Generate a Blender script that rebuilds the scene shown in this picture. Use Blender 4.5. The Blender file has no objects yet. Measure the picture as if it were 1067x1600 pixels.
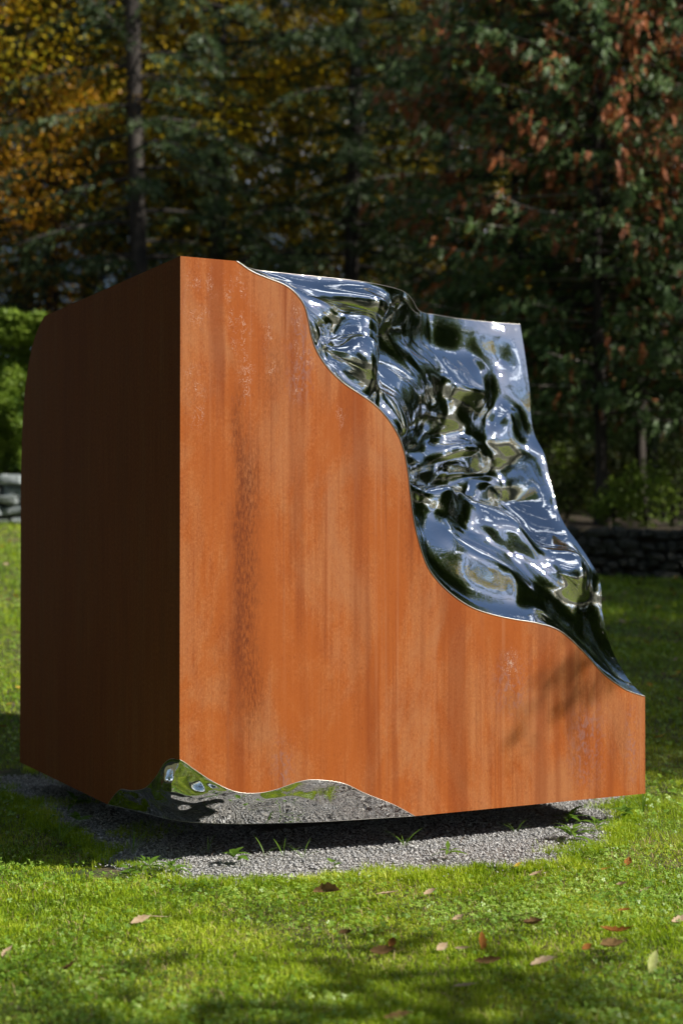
import bpy, bmesh, math, random
import numpy as np
from mathutils import Vector, Matrix, noise as mnoise
from mathutils.geometry import delaunay_2d_cdt
R = math.radians
random.seed(7); rng = np.random.default_rng(11)
scene = bpy.context.scene
COL = scene.collection

# ------------------------------------------------------------------ camera, sky, sun, exposure
F = 2382.0                       # focal length in photo pixels (1067 x 1600)
HC = 1.61
PITCH = math.atan(36.0 / F)
cam_d = bpy.data.cameras.new('camera'); cam = bpy.data.objects.new('camera', cam_d); COL.objects.link(cam)
cam.location = (0, 0, HC); cam.rotation_euler = (math.pi/2 + PITCH, 0, 0)
cam_d.sensor_fit = 'VERTICAL'; cam_d.sensor_height = 36.0; cam_d.sensor_width = 24.0
cam_d.lens = 36.0 * F / 1600.0
cam_d.clip_start = 0.1; cam_d.clip_end = 600
cam_d.dof.use_dof = True; cam_d.dof.focus_distance = 7.45; cam_d.dof.aperture_fstop = 1.5
scene.camera = cam

SUN_AZ = 105.4; SUN_EL = 37.0
S = Vector((math.sin(R(SUN_AZ))*math.cos(R(SUN_EL)), math.cos(R(SUN_AZ))*math.cos(R(SUN_EL)), math.sin(R(SUN_EL))))
world = bpy.data.worlds.new('World'); scene.world = world; world.use_nodes = True
nt = world.node_tree; nt.nodes.clear()
out = nt.nodes.new('ShaderNodeOutputWorld'); bg = nt.nodes.new('ShaderNodeBackground')
sky = nt.nodes.new('ShaderNodeTexSky'); sky.sky_type = 'NISHITA'; sky.sun_disc = False
sky.sun_elevation = R(SUN_EL); sky.sun_rotation = R(SUN_AZ); sky.air_density = 0.85; sky.dust_density = 0.2
tc = nt.nodes.new('ShaderNodeTexCoord'); mp = nt.nodes.new('ShaderNodeMapping'); mp.inputs['Scale'].default_value = (1.6, 1.6, 3.2)
nz = nt.nodes.new('ShaderNodeTexNoise'); nz.inputs['Scale'].default_value = 1.9; nz.inputs['Detail'].default_value = 7; nz.inputs['Distortion'].default_value = 0.4
rp = nt.nodes.new('ShaderNodeValToRGB'); rp.color_ramp.elements[0].position = 0.57; rp.color_ramp.elements[1].position = 0.66
mx = nt.nodes.new('ShaderNodeMix'); mx.data_type = 'RGBA'; mx.inputs[7].default_value = (22.0, 23.5, 26.0, 1)
L = nt.links
L.new(tc.outputs['Generated'], mp.inputs[0]); L.new(mp.outputs[0], nz.inputs[0]); L.new(nz.outputs['Fac'], rp.inputs[0])
L.new(rp.outputs[0], mx.inputs[0]); L.new(sky.outputs[0], mx.inputs[6]); L.new(mx.outputs[2], bg.inputs['Color'])
bg.inputs['Strength'].default_value = 0.056
L.new(bg.outputs[0], out.inputs[0])
sd = bpy.data.lights.new('sun', 'SUN'); sd.energy = 5.0; sd.angle = R(0.5); sd.color = (1.0, 0.95, 0.86)
so = bpy.data.objects.new('sun', sd); COL.objects.link(so); so.location = S*40
so.rotation_euler = S.to_track_quat('Z', 'Y').to_euler()
scene.view_settings.view_transform = 'Standard'; scene.view_settings.look = 'None'
scene.view_settings.exposure = 0.5; scene.view_settings.gamma = 1.0; scene.view_settings.use_curve_mapping = False
scene.render.engine = 'CYCLES'
scene.cycles.max_bounces = 8; scene.cycles.transparent_max_bounces = 4

# ------------------------------------------------------------------ helpers
CAM_M = cam.rotation_euler.to_matrix()
def ray(px, py):
    return CAM_M @ Vector(((px-533.5)/F, (800.0-py)/F, -1.0))
def on_z(px, py, z):
    d = ray(px, py); t = (z-HC)/d.z; return Vector((d.x*t, d.y*t, z))
def on_y(px, py, y):
    d = ray(px, py); t = y/d.y; return Vector((d.x*t, y, HC+d.z*t))
def on_plane(px, py, p0, n):
    d = ray(px, py); o = Vector((0, 0, HC)); t = (p0-o).dot(n)/d.dot(n); return o + d*t
CAM_MI = np.array(CAM_M.inverted())
def project(P):
    q = (np.asarray(P) - np.array([0, 0, HC])) @ CAM_MI.T
    return 533.5 + F*q[..., 0]/-q[..., 2], 800 - F*q[..., 1]/-q[..., 2]

def np_mesh(name, V, Fa, smooth=False, uv=None):
    """V (N,3); Fa (M,k) array of same-size faces"""
    V = np.ascontiguousarray(V, dtype=np.float32); Fa = np.ascontiguousarray(Fa, dtype=np.int32)
    me = bpy.data.meshes.new(name); M, k = Fa.shape
    me.vertices.add(len(V)); me.vertices.foreach_set('co', V.ravel())
    me.loops.add(M*k); me.loops.foreach_set('vertex_index', Fa.ravel())
    me.polygons.add(M); me.polygons.foreach_set('loop_start', np.arange(0, M*k, k, dtype=np.int32))
    me.polygons.foreach_set('loop_total', np.full(M, k, dtype=np.int32))
    if smooth: me.polygons.foreach_set('use_smooth', np.ones(M, dtype=bool))
    if uv is not None:
        l = me.uv_layers.new(name='UVMap'); l.data.foreach_set('uv', np.asarray(uv, dtype=np.float32)[Fa.ravel()].ravel())
    me.update(calc_edges=True); me.validate()
    return me
def link(name, me, mat=None, parent=None, loc=None):
    o = bpy.data.objects.new(name, me); COL.objects.link(o)
    if mat is not None and me is not None and len(me.materials) == 0: me.materials.append(mat)
    if parent is not None: o.parent = parent
    if loc is not None: o.location = loc
    return o
def tag(o, label=None, cat=None, group=None, kind=None):
    if label: o['label'] = label
    if cat: o['category'] = cat
    if group: o['group'] = group
    if kind: o['kind'] = kind
    return o
def empty(name, loc, label, cat, group=None, rz=0):
    o = bpy.data.objects.new(name, None); COL.objects.link(o); o.location = loc; o.rotation_euler = (0, 0, rz)
    o.empty_display_size = 0.2
    return tag(o, label, cat, group)
def copy_tree(o, parent=None):
    c = o.copy(); COL.objects.link(c); c.parent = parent
    for ch in list(o.children): copy_tree(ch, c)
    return c

def tube(path, radii, sides=8):
    """returns verts, quads arrays"""
    P = np.array([list(p) for p in path], float); n = len(P)
    T = np.gradient(P, axis=0); T /= np.linalg.norm(T, axis=1)[:, None]+1e-9
    up = np.where(np.abs(T[:, 2:3]) > 0.9, np.array([[1., 0, 0]]), np.array([[0, 0, 1.]]))
    A = np.cross(T, up); A /= np.linalg.norm(A, axis=1)[:, None]+1e-9
    for i in range(1, n):
        if A[i].dot(A[i-1]) < 0: A[i] = -A[i]
    B = np.cross(T, A)
    th = np.linspace(0, 2*np.pi, sides, endpoint=False)
    V = P[:, None, :] + np.array(radii)[:, None, None]*(np.cos(th)[None, :, None]*A[:, None, :] + np.sin(th)[None, :, None]*B[:, None, :])
    V = V.reshape(-1, 3)
    i = np.arange(n-1)[:, None]*sides; j = np.arange(sides)[None, :]; j2 = (j+1) % sides
    Q = np.stack([i+j, i+j2, i+sides+j2, i+sides+j], -1).reshape(-1, 4)
    return V, Q
def merge(parts):
    Vs, Fs, off = [], [], 0
    for V, Q in parts:
        Vs.append(V); Fs.append(Q+off); off += len(V)
    return np.concatenate(Vs), np.concatenate(Fs)
def unit(a): return a/(np.linalg.norm(a, axis=-1, keepdims=True)+1e-9)
def leaves(C, D, ln, wd, roll=None, droop=0.0):
    """rhombus leaves, C base points, D directions, one quad each"""
    n = len(C); D = unit(D)
    r = unit(rng.normal(size=(n, 3))) if roll is None else unit(roll)
    Sd = unit(np.cross(D, r)); ln = np.broadcast_to(ln, n)[:, None]; wd = np.broadcast_to(wd, n)[:, None]
    m = C + D*ln*0.45
    tip = C + D*ln; tip[:, 2] -= droop*ln[:, 0]
    V = np.stack([C, m+Sd*wd/2, tip, m-Sd*wd/2], 1).reshape(-1, 3)
    return V, np.arange(n*4).reshape(-1, 4)

# ------------------------------------------------------------------ node material helpers
def newmat(name):
    m = bpy.data.materials.new(name); m.use_nodes = True; m.node_tree.nodes.clear()
    return m, m.node_tree.nodes, m.node_tree.links
def N(ns, t, **kw):
    n = ns.new(t)
    for k, v in kw.items(): setattr(n, k, v)
    return n
def ramp(ns, ls, src, stops):
    r = ns.new('ShaderNodeValToRGB'); cr = r.color_ramp
    while len(cr.elements) < len(stops): cr.elements.new(0.5)
    for e, (p, c) in zip(cr.elements, stops): e.position = p; e.color = (c[0], c[1], c[2], 1) if not isinstance(c, (int, float)) else (c, c, c, 1)
    ls.new(src, r.inputs[0]); return r.outputs[0]
def mix(ns, ls, fac, a, b, bt='MIX'):
    m = ns.new('ShaderNodeMix'); m.data_type = 'RGBA'; m.blend_type = bt
    for s, v in ((m.inputs[0], fac), (m.inputs[6], a), (m.inputs[7], b)):
        if hasattr(v, 'links'): ls.new(v, s)
        elif isinstance(v, (int, float)): s.default_value = v
        else: s.default_value = (v[0], v[1], v[2], 1)
    return m.outputs[2]
def mth(ns, ls, op, a, b=None, c=None, clamp=False):
    m = ns.new('ShaderNodeMath'); m.operation = op; m.use_clamp = clamp
    for i, v in enumerate((a, b, c)):
        if v is None: continue
        if hasattr(v, 'links'): ls.new(v, m.inputs[i])
        else: m.inputs[i].default_value = v
    return m.outputs[0]
def nzn(ns, ls, vec, scale, detail=4, dist=0.0, rough=0.55, sc=None):
    if sc is not None:
        mp = ns.new('ShaderNodeMapping'); mp.inputs['Scale'].default_value = sc; ls.new(vec, mp.inputs[0]); vec = mp.outputs[0]
    n = ns.new('ShaderNodeTexNoise'); n.inputs['Scale'].default_value = scale; n.inputs['Detail'].default_value = detail
    n.inputs['Distortion'].default_value = dist; n.inputs['Roughness'].default_value = rough
    ls.new(vec, n.inputs[0]); return n.outputs['Fac']

def leaf_mat(name, cols, trans=0.35, rough=0.5, clump=1.2, spec=0.3):
    """foliage: hue varies leaf by leaf and clump by clump"""
    m, ns, ls = newmat(name)
    geo = ns.new('ShaderNodeNewGeometry'); tc = ns.new('ShaderNodeTexCoord')
    k = nzn(ns, ls, tc.outputs['Object'], clump, 2)
    f = mth(ns, ls, 'ADD', mth(ns, ls, 'MULTIPLY', geo.outputs['Random Per Island'], 0.55), mth(ns, ls, 'MULTIPLY_ADD', k, 1.3, -0.42), clamp=True)
    n = len(cols); c = ramp(ns, ls, f, [(i/(n-1), cols[i]) for i in range(n)])
    p = ns.new('ShaderNodeBsdfPrincipled'); ls.new(c, p.inputs['Base Color']); p.inputs['Roughness'].default_value = rough
    p.inputs['Specular IOR Level'].default_value = spec
    t = ns.new('ShaderNodeBsdfTranslucent'); ls.new(c, t.inputs[0])
    mx = ns.new('ShaderNodeMixShader'); mx.inputs[0].default_value = trans
    ls.new(p.outputs[0], mx.inputs[1]); ls.new(t.outputs[0], mx.inputs[2])
    o = ns.new('ShaderNodeOutputMaterial'); ls.new(mx.outputs[0], o.inputs[0]); return m
def simple_mat(name, cols, scale=8, rough=0.8, bump=0.3, bscale=None, metal=0.0, sc=None):
    m, ns, ls = newmat(name); tc = ns.new('ShaderNodeTexCoord'); oi = ns.new('ShaderNodeObjectInfo')
    va = ns.new('ShaderNodeVectorMath'); va.operation = 'ADD'; ls.new(tc.outputs['Object'], va.inputs[0])
    cm = ns.new('ShaderNodeVectorMath'); cm.operation = 'SCALE'; cm.inputs[3].default_value = 9.0
    cx = ns.new('ShaderNodeCombineXYZ'); ls.new(oi.outputs['Random'], cx.inputs[0]); ls.new(oi.outputs['Random'], cx.inputs[1])
    ls.new(cx.outputs[0], cm.inputs[0]); ls.new(cm.outputs[0], va.inputs[1])
    v = va.outputs[0]
    k = nzn(ns, ls, v, scale, 6, 0.3, sc=sc); n = len(cols)
    c = ramp(ns, ls, k, [(0.3+0.4*i/(n-1), cols[i]) for i in range(n)])
    p = ns.new('ShaderNodeBsdfPrincipled'); ls.new(c, p.inputs['Base Color']); p.inputs['Roughness'].default_value = rough; p.inputs['Metallic'].default_value = metal
    b = ns.new('ShaderNodeBump'); b.inputs['Strength'].default_value = bump; b.inputs['Distance'].default_value = 0.02
    ls.new(nzn(ns, ls, v, (bscale or scale*4), 5, sc=sc), b.inputs['Height']); ls.new(b.outputs[0], p.inputs['Normal'])
    o = ns.new('ShaderNodeOutputMaterial'); ls.new(p.outputs[0], o.inputs[0]); return m

# ------------------------------------------------------------------ sculpture frame
A_FACE = R(27.4)
DF = Vector((math.cos(A_FACE), math.sin(A_FACE), 0))     # along the sunlit front face, to the right
DL = Vector((-math.sin(A_FACE), math.cos(A_FACE), 0))    # along the dark left face, going back
NT = on_y(282, 400, 7.2)                                  # near top corner
ZT = NT.z
p_ = on_plane(1007, 1088, NT, DL); LF = (p_-NT).dot(DF)   # front width
p_ = on_plane(33, 800, NT, DF); LL = (p_-NT).dot(DL)      # depth
ZB = on_plane(1007, 1240, NT, DL).z                       # underside height
print('cube', LF, LL, ZT-ZB, 'gap', ZB)
def fr(px, py):
    p = on_plane(px, py, NT, DL); return p
def lf(px, py): return on_plane(px, py, NT, DF)
SIDE0 = NT + DF*LF
def sd_(px, py): return on_plane(px, py, SIDE0, DF)
def cu(u, w, z): q = NT + DF*u + DL*w; return Vector((q.x, q.y, z))   # cube coordinates
def uw(p): d = p-NT; return d.dot(DF), d.dot(DL)

# ------------------------------------------------------------------ terrain
PAD_C = cu(LF/2, LL/2, 0)
PADR = [(-180, 1.62), (-160, 1.5), (-137, 1.5), (-120, 1.85), (-104.6, 2.06), (-90, 1.95), (-77.8, 1.86), (-51, 1.97), (-35, 1.86), (-15, 1.72), (-3.5, 1.82), (20, 1.95), (60, 2.0), (110, 2.0), (140, 2.15), (153, 2.4), (166, 1.95), (180, 1.62)]
def pad_d(x, y):
    """signed distance-like value: negative inside the gravel bed"""
    dx = x-PAD_C.x; dy = y-PAD_C.y; a = np.degrees(np.arctan2(dy, dx))
    r = np.interp(a, [p[0] for p in PADR], [p[1] for p in PADR])
    r = r + 0.035*np.sin(a*0.31)+0.03*np.sin(a*0.83+1)+0.02*np.sin(a*1.9)
    return np.hypot(dx, dy)-r
def y_wall(x): return 20.2 - 0.2*np.tanh((x-0.0)/1.6)
def lawn_z(x, y):
    x = np.asarray(x, float); y = np.asarray(y, float)
    s = 0.141 - 0.038*np.tanh(x/3.0)
    t = np.maximum(0, y-9.3); r = np.where(t < 2, t*t/4, t-1)
    r = np.minimum(r, 40)
    und = 0.012*np.sin(x*1.7+y*0.9)*np.sin(y*1.3-x*0.4)*np.clip((np.hypot(x-PAD_C.x, y-PAD_C.y)-2.3), 0, 1)
    return s*r + und
def ground_z(x, y):
    yw = y_wall(x); lz = lawn_z(x, np.minimum(y, yw))
    up = 0.64 + 0.04*np.clip(y-yw-0.3, 0, 20) + 0.16*np.clip(y-44, 0, 50)
    k = np.clip((y-yw-0.12)/0.06, 0, 1)
    return lz + k*up
def gz(x, y): return float(ground_z(np.array([x]), np.array([y]))[0])

xs = np.unique(np.concatenate([np.linspace(-90, -14, 14), np.linspace(-14, 14, 141), np.linspace(14, 90, 14)]))
ys = np.unique(np.concatenate([np.linspace(-70, 0, 12), np.linspace(0, 16, 120), np.linspace(16, 28, 110), np.linspace(28, 110, 20)]))
# insert a fine seam following the wall line by warping y
X, Y = np.meshgrid(xs, ys)
Zg = ground_z(X, Y)
inside = pad_d(X, Y) < -0.12
Zg = np.where(inside, Zg-0.012, Zg)
V = np.stack([X, Y, Zg], -1).reshape(-1, 3)
ny, nx = X.shape; i = np.arange(ny-1)[:, None]*nx; j = np.arange(nx-1)[None, :]
Q = np.stack([i+j, i+j+1, i+nx+j+1, i+nx+j], -1).reshape(-1, 4)
m, ns, ls = newmat('lawn_soil')
geo = ns.new('ShaderNodeNewGeometry'); pos = geo.outputs['Position']
c1 = ramp(ns, ls, nzn(ns, ls, pos, 6, 5), [(0.3, (0.045, 0.070, 0.012)), (0.50, (0.08, 0.085, 0.025)), (0.65, (0.17, 0.13, 0.075))])
c2 = ramp(ns, ls, nzn(ns, ls, pos, 40, 3), [(0.35, (0.4, 0.4, 0.4)), (0.65, (1.25, 1.25, 1.25))])
cl = mix(ns, ls, 1.0, c1, c2, 'MULTIPLY')
cf = ramp(ns, ls, nzn(ns, ls, pos, 5, 8), [(0.3, (0.02, 0.015, 0.009)), (0.5, (0.045, 0.032, 0.018)), (0.62, (0.09, 0.06, 0.03)), (0.75, (0.03, 0.045, 0.014))])
sep = ns.new('ShaderNodeSeparateXYZ'); ls.new(pos, sep.inputs[0])
# forest floor takes over beyond the wall
fk = mth(ns, ls, 'SUBTRACT', sep.outputs[1], mth(ns, ls, 'MULTIPLY_ADD', mth(ns, ls, 'TANH', mth(ns, ls, 'DIVIDE', sep.outputs[0], 1.6)), -0.2, 20.3))
fk = mth(ns, ls, 'MULTIPLY', fk, 8.0, clamp=True)
cc = mix(ns, ls, fk, cl, cf)
p = ns.new('ShaderNodeBsdfPrincipled'); ls.new(cc, p.inputs['Base Color']); p.inputs['Roughness'].default_value = 0.9
b = ns.new('ShaderNodeBump'); b.inputs['Strength'].default_value = 0.8; b.inputs['Distance'].default_value = 0.03
ls.new(nzn(ns, ls, pos, 30, 6), b.inputs['Height']); ls.new(b.outputs[0], p.inputs['Normal'])
o = ns.new('ShaderNodeOutputMaterial'); ls.new(p.outputs[0], o.inputs[0])
g = link('ground', np_mesh('ground', V, Q, True), m); tag(g, kind='structure')

# gravel bed sheet
NA = 180
angs = np.linspace(-np.pi, np.pi, NA, endpoint=False)
def pad_r(a):
    lo = np.zeros_like(a)+0.5; hi = np.zeros_like(a)+3.5
    for _ in range(30):
        md = (lo+hi)/2; d = pad_d(PAD_C.x+np.cos(a)*md, PAD_C.y+np.sin(a)*md)
        lo = np.where(d < 0, md, lo); hi = np.where(d < 0, hi, md)
    return lo
rr = pad_r(angs)
rings = [0.0, 0.3, 0.6, 0.85, 1.0, 1.03]
V = [np.array([[PAD_C.x, PAD_C.y, 0.006]])]
for k, f_ in enumerate(rings[1:]):
    z = 0.012 if f_ <= 0.86 else (0.010 if f_ <= 1.0 else -0.03)
    V.append(np.stack([PAD_C.x+np.cos(angs)*rr*f_, PAD_C.y+np.sin(angs)*rr*f_, np.full(NA, z)], -1))
V = np.concatenate(V); Q = []
for k in range(len(rings)-2):
    a0 = 1+k*NA; a1 = 1+(k+1)*NA
    for j in range(NA): Q.append((a0+j, a1+j, a1+(j+1) % NA, a0+(j+1) % NA))
me = bpy.data.meshes.new('gravel_bed'); me.from_pydata([tuple(v) for v in V], [], [(0, 1+j, 1+(j+1) % NA) for j in range(NA)]+Q)
gravel_stops = [(0.0, (0.10, 0.10, 0.11)), (0.25, (0.26, 0.265, 0.28)), (0.6, (0.45, 0.44, 0.43)), (0.8, (0.60, 0.58, 0.55)), (1.0, (0.80, 0.79, 0.77))]
m, ns, ls = newmat('gravel_ground'); geo = ns.new('ShaderNodeNewGeometry')
vo = ns.new('ShaderNodeTexVoronoi'); vo.inputs['Scale'].default_value = 95; ls.new(geo.outputs['Position'], vo.inputs[0])
sc_ = ns.new('ShaderNodeSeparateColor'); ls.new(vo.outputs['Color'], sc_.inputs[0])
c = ramp(ns, ls, sc_.outputs[0], gravel_stops); c = mix(ns, ls, 1.0, c, (0.6, 0.58, 0.55), 'MULTIPLY')
p = ns.new('ShaderNodeBsdfPrincipled'); ls.new(c, p.inputs['Base Color']); p.inputs['Roughness'].default_value = 0.85
b = ns.new('ShaderNodeBump'); b.invert = True; b.inputs['Strength'].default_value = 1.0; b.inputs['Distance'].default_value = 0.01
ls.new(vo.outputs['Distance'], b.inputs['Height']); ls.new(b.outputs[0], p.inputs['Normal'])
o = ns.new('ShaderNodeOutputMaterial'); ls.new(p.outputs[0], o.inputs[0])
tag(link('gravel_bed', me, m), kind='structure')

# loose gravel stones (octahedral pebbles)
m, ns, ls = newmat('gravel_stone'); geo = ns.new('ShaderNodeNewGeometry')
c = ramp(ns, ls, geo.outputs['Random Per Island'], gravel_stops)
c = mix(ns, ls, 0.4, c, ramp(ns, ls, nzn(ns, ls, geo.outputs['Position'], 300, 3), [(0.3, 0.2), (0.7, 0.6)]))
p = ns.new('ShaderNodeBsdfPrincipled'); ls.new(c, p.inputs['Base Color']); p.inputs['Roughness'].default_value = 0.8
o = ns.new('ShaderNodeOutputMaterial'); ls.new(p.outputs[0], o.inputs[0])
MAT_GRAVEL = m
def pebbles(P, size):
    n = len(P)
    base = np.array([[1, 0, 0], [0.3, 0.95, 0], [-0.8, 0.6, 0], [-0.8, -0.6, 0], [0.3, -0.95, 0], [0.2, 0.1, 1], [0, 0, -0.8]])
    base = base[None]*rng.uniform(0.6, 1.15, size=(n, 7, 1))
    sc = size[:, None]*np.stack([rng.uniform(0.8, 1.3, n), rng.uniform(0.6, 1.0, n), rng.uniform(0.45, 0.8, n)], -1)
    B = base*sc[:, None, :]
    a = rng.uniform(0, 2*np.pi, n); ca, sa = np.cos(a), np.sin(a); b_ = rng.normal(0, 0.35, n)
    x = B[..., 0]*ca[:, None]-B[..., 1]*sa[:, None]; y = B[..., 0]*sa[:, None]+B[..., 1]*ca[:, None]; z = B[..., 2]+x*np.tan(b_)[:, None]*0.8
    V = np.stack([x, y, z], -1)+P[:, None, :]
    f = np.array([[0, 1, 5], [1, 2, 5], [2, 3, 5], [3, 4, 5], [4, 0, 5], [1, 0, 6], [2, 1, 6], [3, 2, 6], [4, 3, 6], [0, 4, 6]])
    Fa = (np.arange(n)*7)[:, None, None]+f[None]
    return V.reshape(-1, 3), Fa.reshape(-1, 3)
n = 200000
x = rng.uniform(PAD_C.x-3.0, PAD_C.x+2.6, n); y = rng.uniform(PAD_C.y-2.6, PAD_C.y+2.6, n)
d = pad_d(x, y)
U = (x-NT.x)*DF.x+(y-NT.y)*DF.y; W = (x-NT.x)*DL.x+(y-NT.y)*DL.y
keep = (d < rng.exponential(0.05, n)-0.02) & ~((U > 0.75) & (W > 0.75)) & (rng.random(n) < np.where(d > 0, 0.55, np.where((y > 9.5) & (x > -1.0), 0.2, 0.75)))
x, y, d = x[keep], y[keep], d[keep]
P = np.stack([x, y, np.full(len(x), 0.015)+rng.uniform(0, 0.006, len(x))], -1)
V, Q = pebbles(P, rng.uniform(0.004, 0.0092, len(x))*np.where(rng.random(len(x)) < 0.05, 1.8, 1.0))
print('pebbles', len(x))
tag(link('gravel', np_mesh('gravel', V, Q), MAT_GRAVEL), 'loose grey gravel spread around and under the rusty cube', 'gravel', kind='stuff')

# ------------------------------------------------------------------ corten material (UV = metres along the face, metres up)
def u_of(px): return uw(fr(px, 900))[0]
def corten(name, front=True):
    m, ns, ls = newmat(name)
    uvn = ns.new('ShaderNodeUVMap'); uvn.uv_map = 'UVMap'; uv = uvn.outputs[0]
    sp = ns.new('ShaderNodeSeparateXYZ'); ls.new(uv, sp.inputs[0]); u, v = sp.outputs[0], sp.outputs[1]
    big = nzn(ns, ls, uv, 1.0, 3, 0.2, sc=(3.2, 0.55, 1))
    st = nzn(ns, ls, uv, 1.0, 5, 0.1, sc=(11, 0.55, 1))
    fine = nzn(ns, ls, uv, 1.0, 6, 0.0, 0.65, sc=(60, 2.2, 1))
    grain = nzn(ns, ls, uv, 1.0, 6, 0.2, 0.7, sc=(170, 60, 1))
    c = ramp(ns, ls, mth(ns, ls, 'ADD', mth(ns, ls, 'MULTIPLY', big, 0.5), mth(ns, ls, 'MULTIPLY', st, 0.5)),
             [(0.34, (0.26, 0.060, 0.010)), (0.44, (0.36, 0.094, 0.016)), (0.53, (0.36, 0.112, 0.026)), (0.63, (0.40, 0.160, 0.055))])
    med = nzn(ns, ls, uv, 1.0, 8, 0.6, 0.65, sc=(9, 3.2, 1))
    if front: c = mix(ns, ls, 0.55, c, ramp(ns, ls, med, [(0.38, (0.24, 0.050, 0.009)), (0.47, (0.37, 0.098, 0.018)), (0.56, (0.39, 0.13, 0.034)), (0.66, (0.43, 0.18, 0.066))]))
    c = mix(ns, ls, 0.30, c, ramp(ns, ls, fine, [(0.36, (0.18, 0.038, 0.008)), (0.5, (0.34, 0.085, 0.018)), (0.64, (0.50, 0.18, 0.06))]))
    c = mix(ns, ls, 0.34, c, ramp(ns, ls, grain, [(0.36, (0.13, 0.03, 0.008)), (0.5, (0.34, 0.09, 0.02)), (0.64, (0.60, 0.23, 0.09))]))
    if front:
        cl_ = nzn(ns, ls, uv, 1.0, 5, 0.5, 0.6, sc=(2.6, 1.1, 1))
        c = mix(ns, ls, ramp(ns, ls, cl_, [(0.42, 0.75), (0.52, 0.0)]), c, (0.34, 0.084, 0.014))
        c = mix(ns, ls, ramp(ns, ls, cl_, [(0.48, 0.0), (0.62, 0.55)]), c, (0.37, 0.160, 0.070))
        sp_ = nzn(ns, ls, uv, 1.0, 8, 0.3, 0.8, sc=(60, 30, 1))
        c = mix(ns, ls, ramp(ns, ls, sp_, [(0.56, 0.0), (0.66, 0.5)]), c, (0.17, 0.040, 0.012))
    if front:
        for (su, sv, off, col, amt) in ((16, 0.5, 7, (0.22, 0.050, 0.012), 0.55), (34, 0.30, 31, (0.42, 0.17, 0.075), 0.35), (75, 0.8, 53, (0.17, 0.040, 0.012), 0.35)):
            f_ = ramp(ns, ls, nzn(ns, ls, uv, 1.0, 6, 0.05, 0.6, sc=(su, sv, off)), [(0.55, 0.0), (0.64, 1.0)])
            g_ = ramp(ns, ls, nzn(ns, ls, uv, 1.0, 3, 0.3, sc=(3, 1.2, off)), [(0.42, 0.15), (0.58, 1.0)])
            c = mix(ns, ls, mth(ns, ls, 'MULTIPLY', mth(ns, ls, 'MULTIPLY', f_, g_), amt), c, col)
    # broad darker water runs
    run = ramp(ns, ls, nzn(ns, ls, uv, 1.0, 3, 0.15, sc=(5.5, 0.28, 4)), [(0.52, 0.0), (0.60, 1.0)])
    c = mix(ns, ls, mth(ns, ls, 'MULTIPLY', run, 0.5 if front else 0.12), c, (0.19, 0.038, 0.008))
    wob = mth(ns, ls, 'MULTIPLY_ADD', nzn(ns, ls, uv, 1.0, 4, sc=(3, 2.0, 1)), 0.16, -0.08)
    uu = mth(ns, ls, 'ADD', u, wob)
    def band(u0, w, z0, z1, soft=0.3):
        q = mth(ns, ls, 'DIVIDE', mth(ns, ls, 'SUBTRACT', uu, u0), w)
        gq = mth(ns, ls, 'POWER', 2.718, mth(ns, ls, 'MULTIPLY', mth(ns, ls, 'MULTIPLY', q, q), -1.0))
        a = mth(ns, ls, 'DIVIDE', mth(ns, ls, 'SUBTRACT', v, z0), soft, clamp=True)
        b_ = mth(ns, ls, 'DIVIDE', mth(ns, ls, 'SUBTRACT', z1, v), soft, clamp=True)
        return mth(ns, ls, 'MULTIPLY', gq, mth(ns, ls, 'MULTIPLY', a, b_))
    pit = nzn(ns, ls, uv, 1.0, 9, 0.3, 0.75, sc=(130, 26, 1))
    if front:
        zz = lambda py, px=400: fr(px, py).z
        for (px, w, y0, y1, amt) in ((388, 0.07, 1190, 640, 1.0), (372, 0.035, 1110, 560, 0.9), (350, 0.03, 1180, 900, 0.4), (545, 0.05, 700, 560, 0.5), (650, 0.09, 950, 600, 0.35),
                                     (425, 0.06, 700, 480, 0.5), (790, 0.06, 1120, 980, 0.6), (905, 0.07, 1240, 1050, 0.7), (960, 0.06, 1240, 1080, 0.6), (690, 0.05, 1260, 1200, 0.8), (430, 0.14, 1240, 1120, 0.5)):
            bm_ = band(u_of(px), w, zz(y0, px), zz(y1, px))
            k = mth(ns, ls, 'MULTIPLY', mth(ns, ls, 'MULTIPLY', bm_, amt), ramp(ns, ls, pit, [(0.40, 1.0), (0.58, 0.18)]), clamp=True)
            c = mix(ns, ls, k, c, (0.13, 0.030, 0.009))
        # lilac mill-scale patches low on the right
        for (px, w, y0, y1) in ((915, 0.10, 1240, 1090), (800, 0.09, 1130, 1010), (985, 0.05, 1240, 1090), (440, 0.05, 1260, 1140), (470, 0.07, 640, 470)):
            bm_ = band(u_of(px), w, zz(y0, px), zz(y1, px), 0.15)
            k = mth(ns, ls, 'MULTIPLY', bm_, ramp(ns, ls, nzn(ns, ls, uv, 1.0, 6, 1.6, 0.6, sc=(30, 16, 1)), [(0.48, 0.0), (0.60, 0.6)]), clamp=True)
            c = mix(ns, ls, k, c, (0.24, 0.13, 0.12))
        # pale lime squiggles near the top edge
        sq = nzn(ns, ls, uv, 1.0, 3, 1.2, 0.5, sc=(48, 26, 1))
        line = mth(ns, ls, 'SUBTRACT', 1.0, mth(ns, ls, 'DIVIDE', mth(ns, ls, 'ABSOLUTE', mth(ns, ls, 'SUBTRACT', sq, 0.5)), 0.018), clamp=True)
        tot = None
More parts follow.
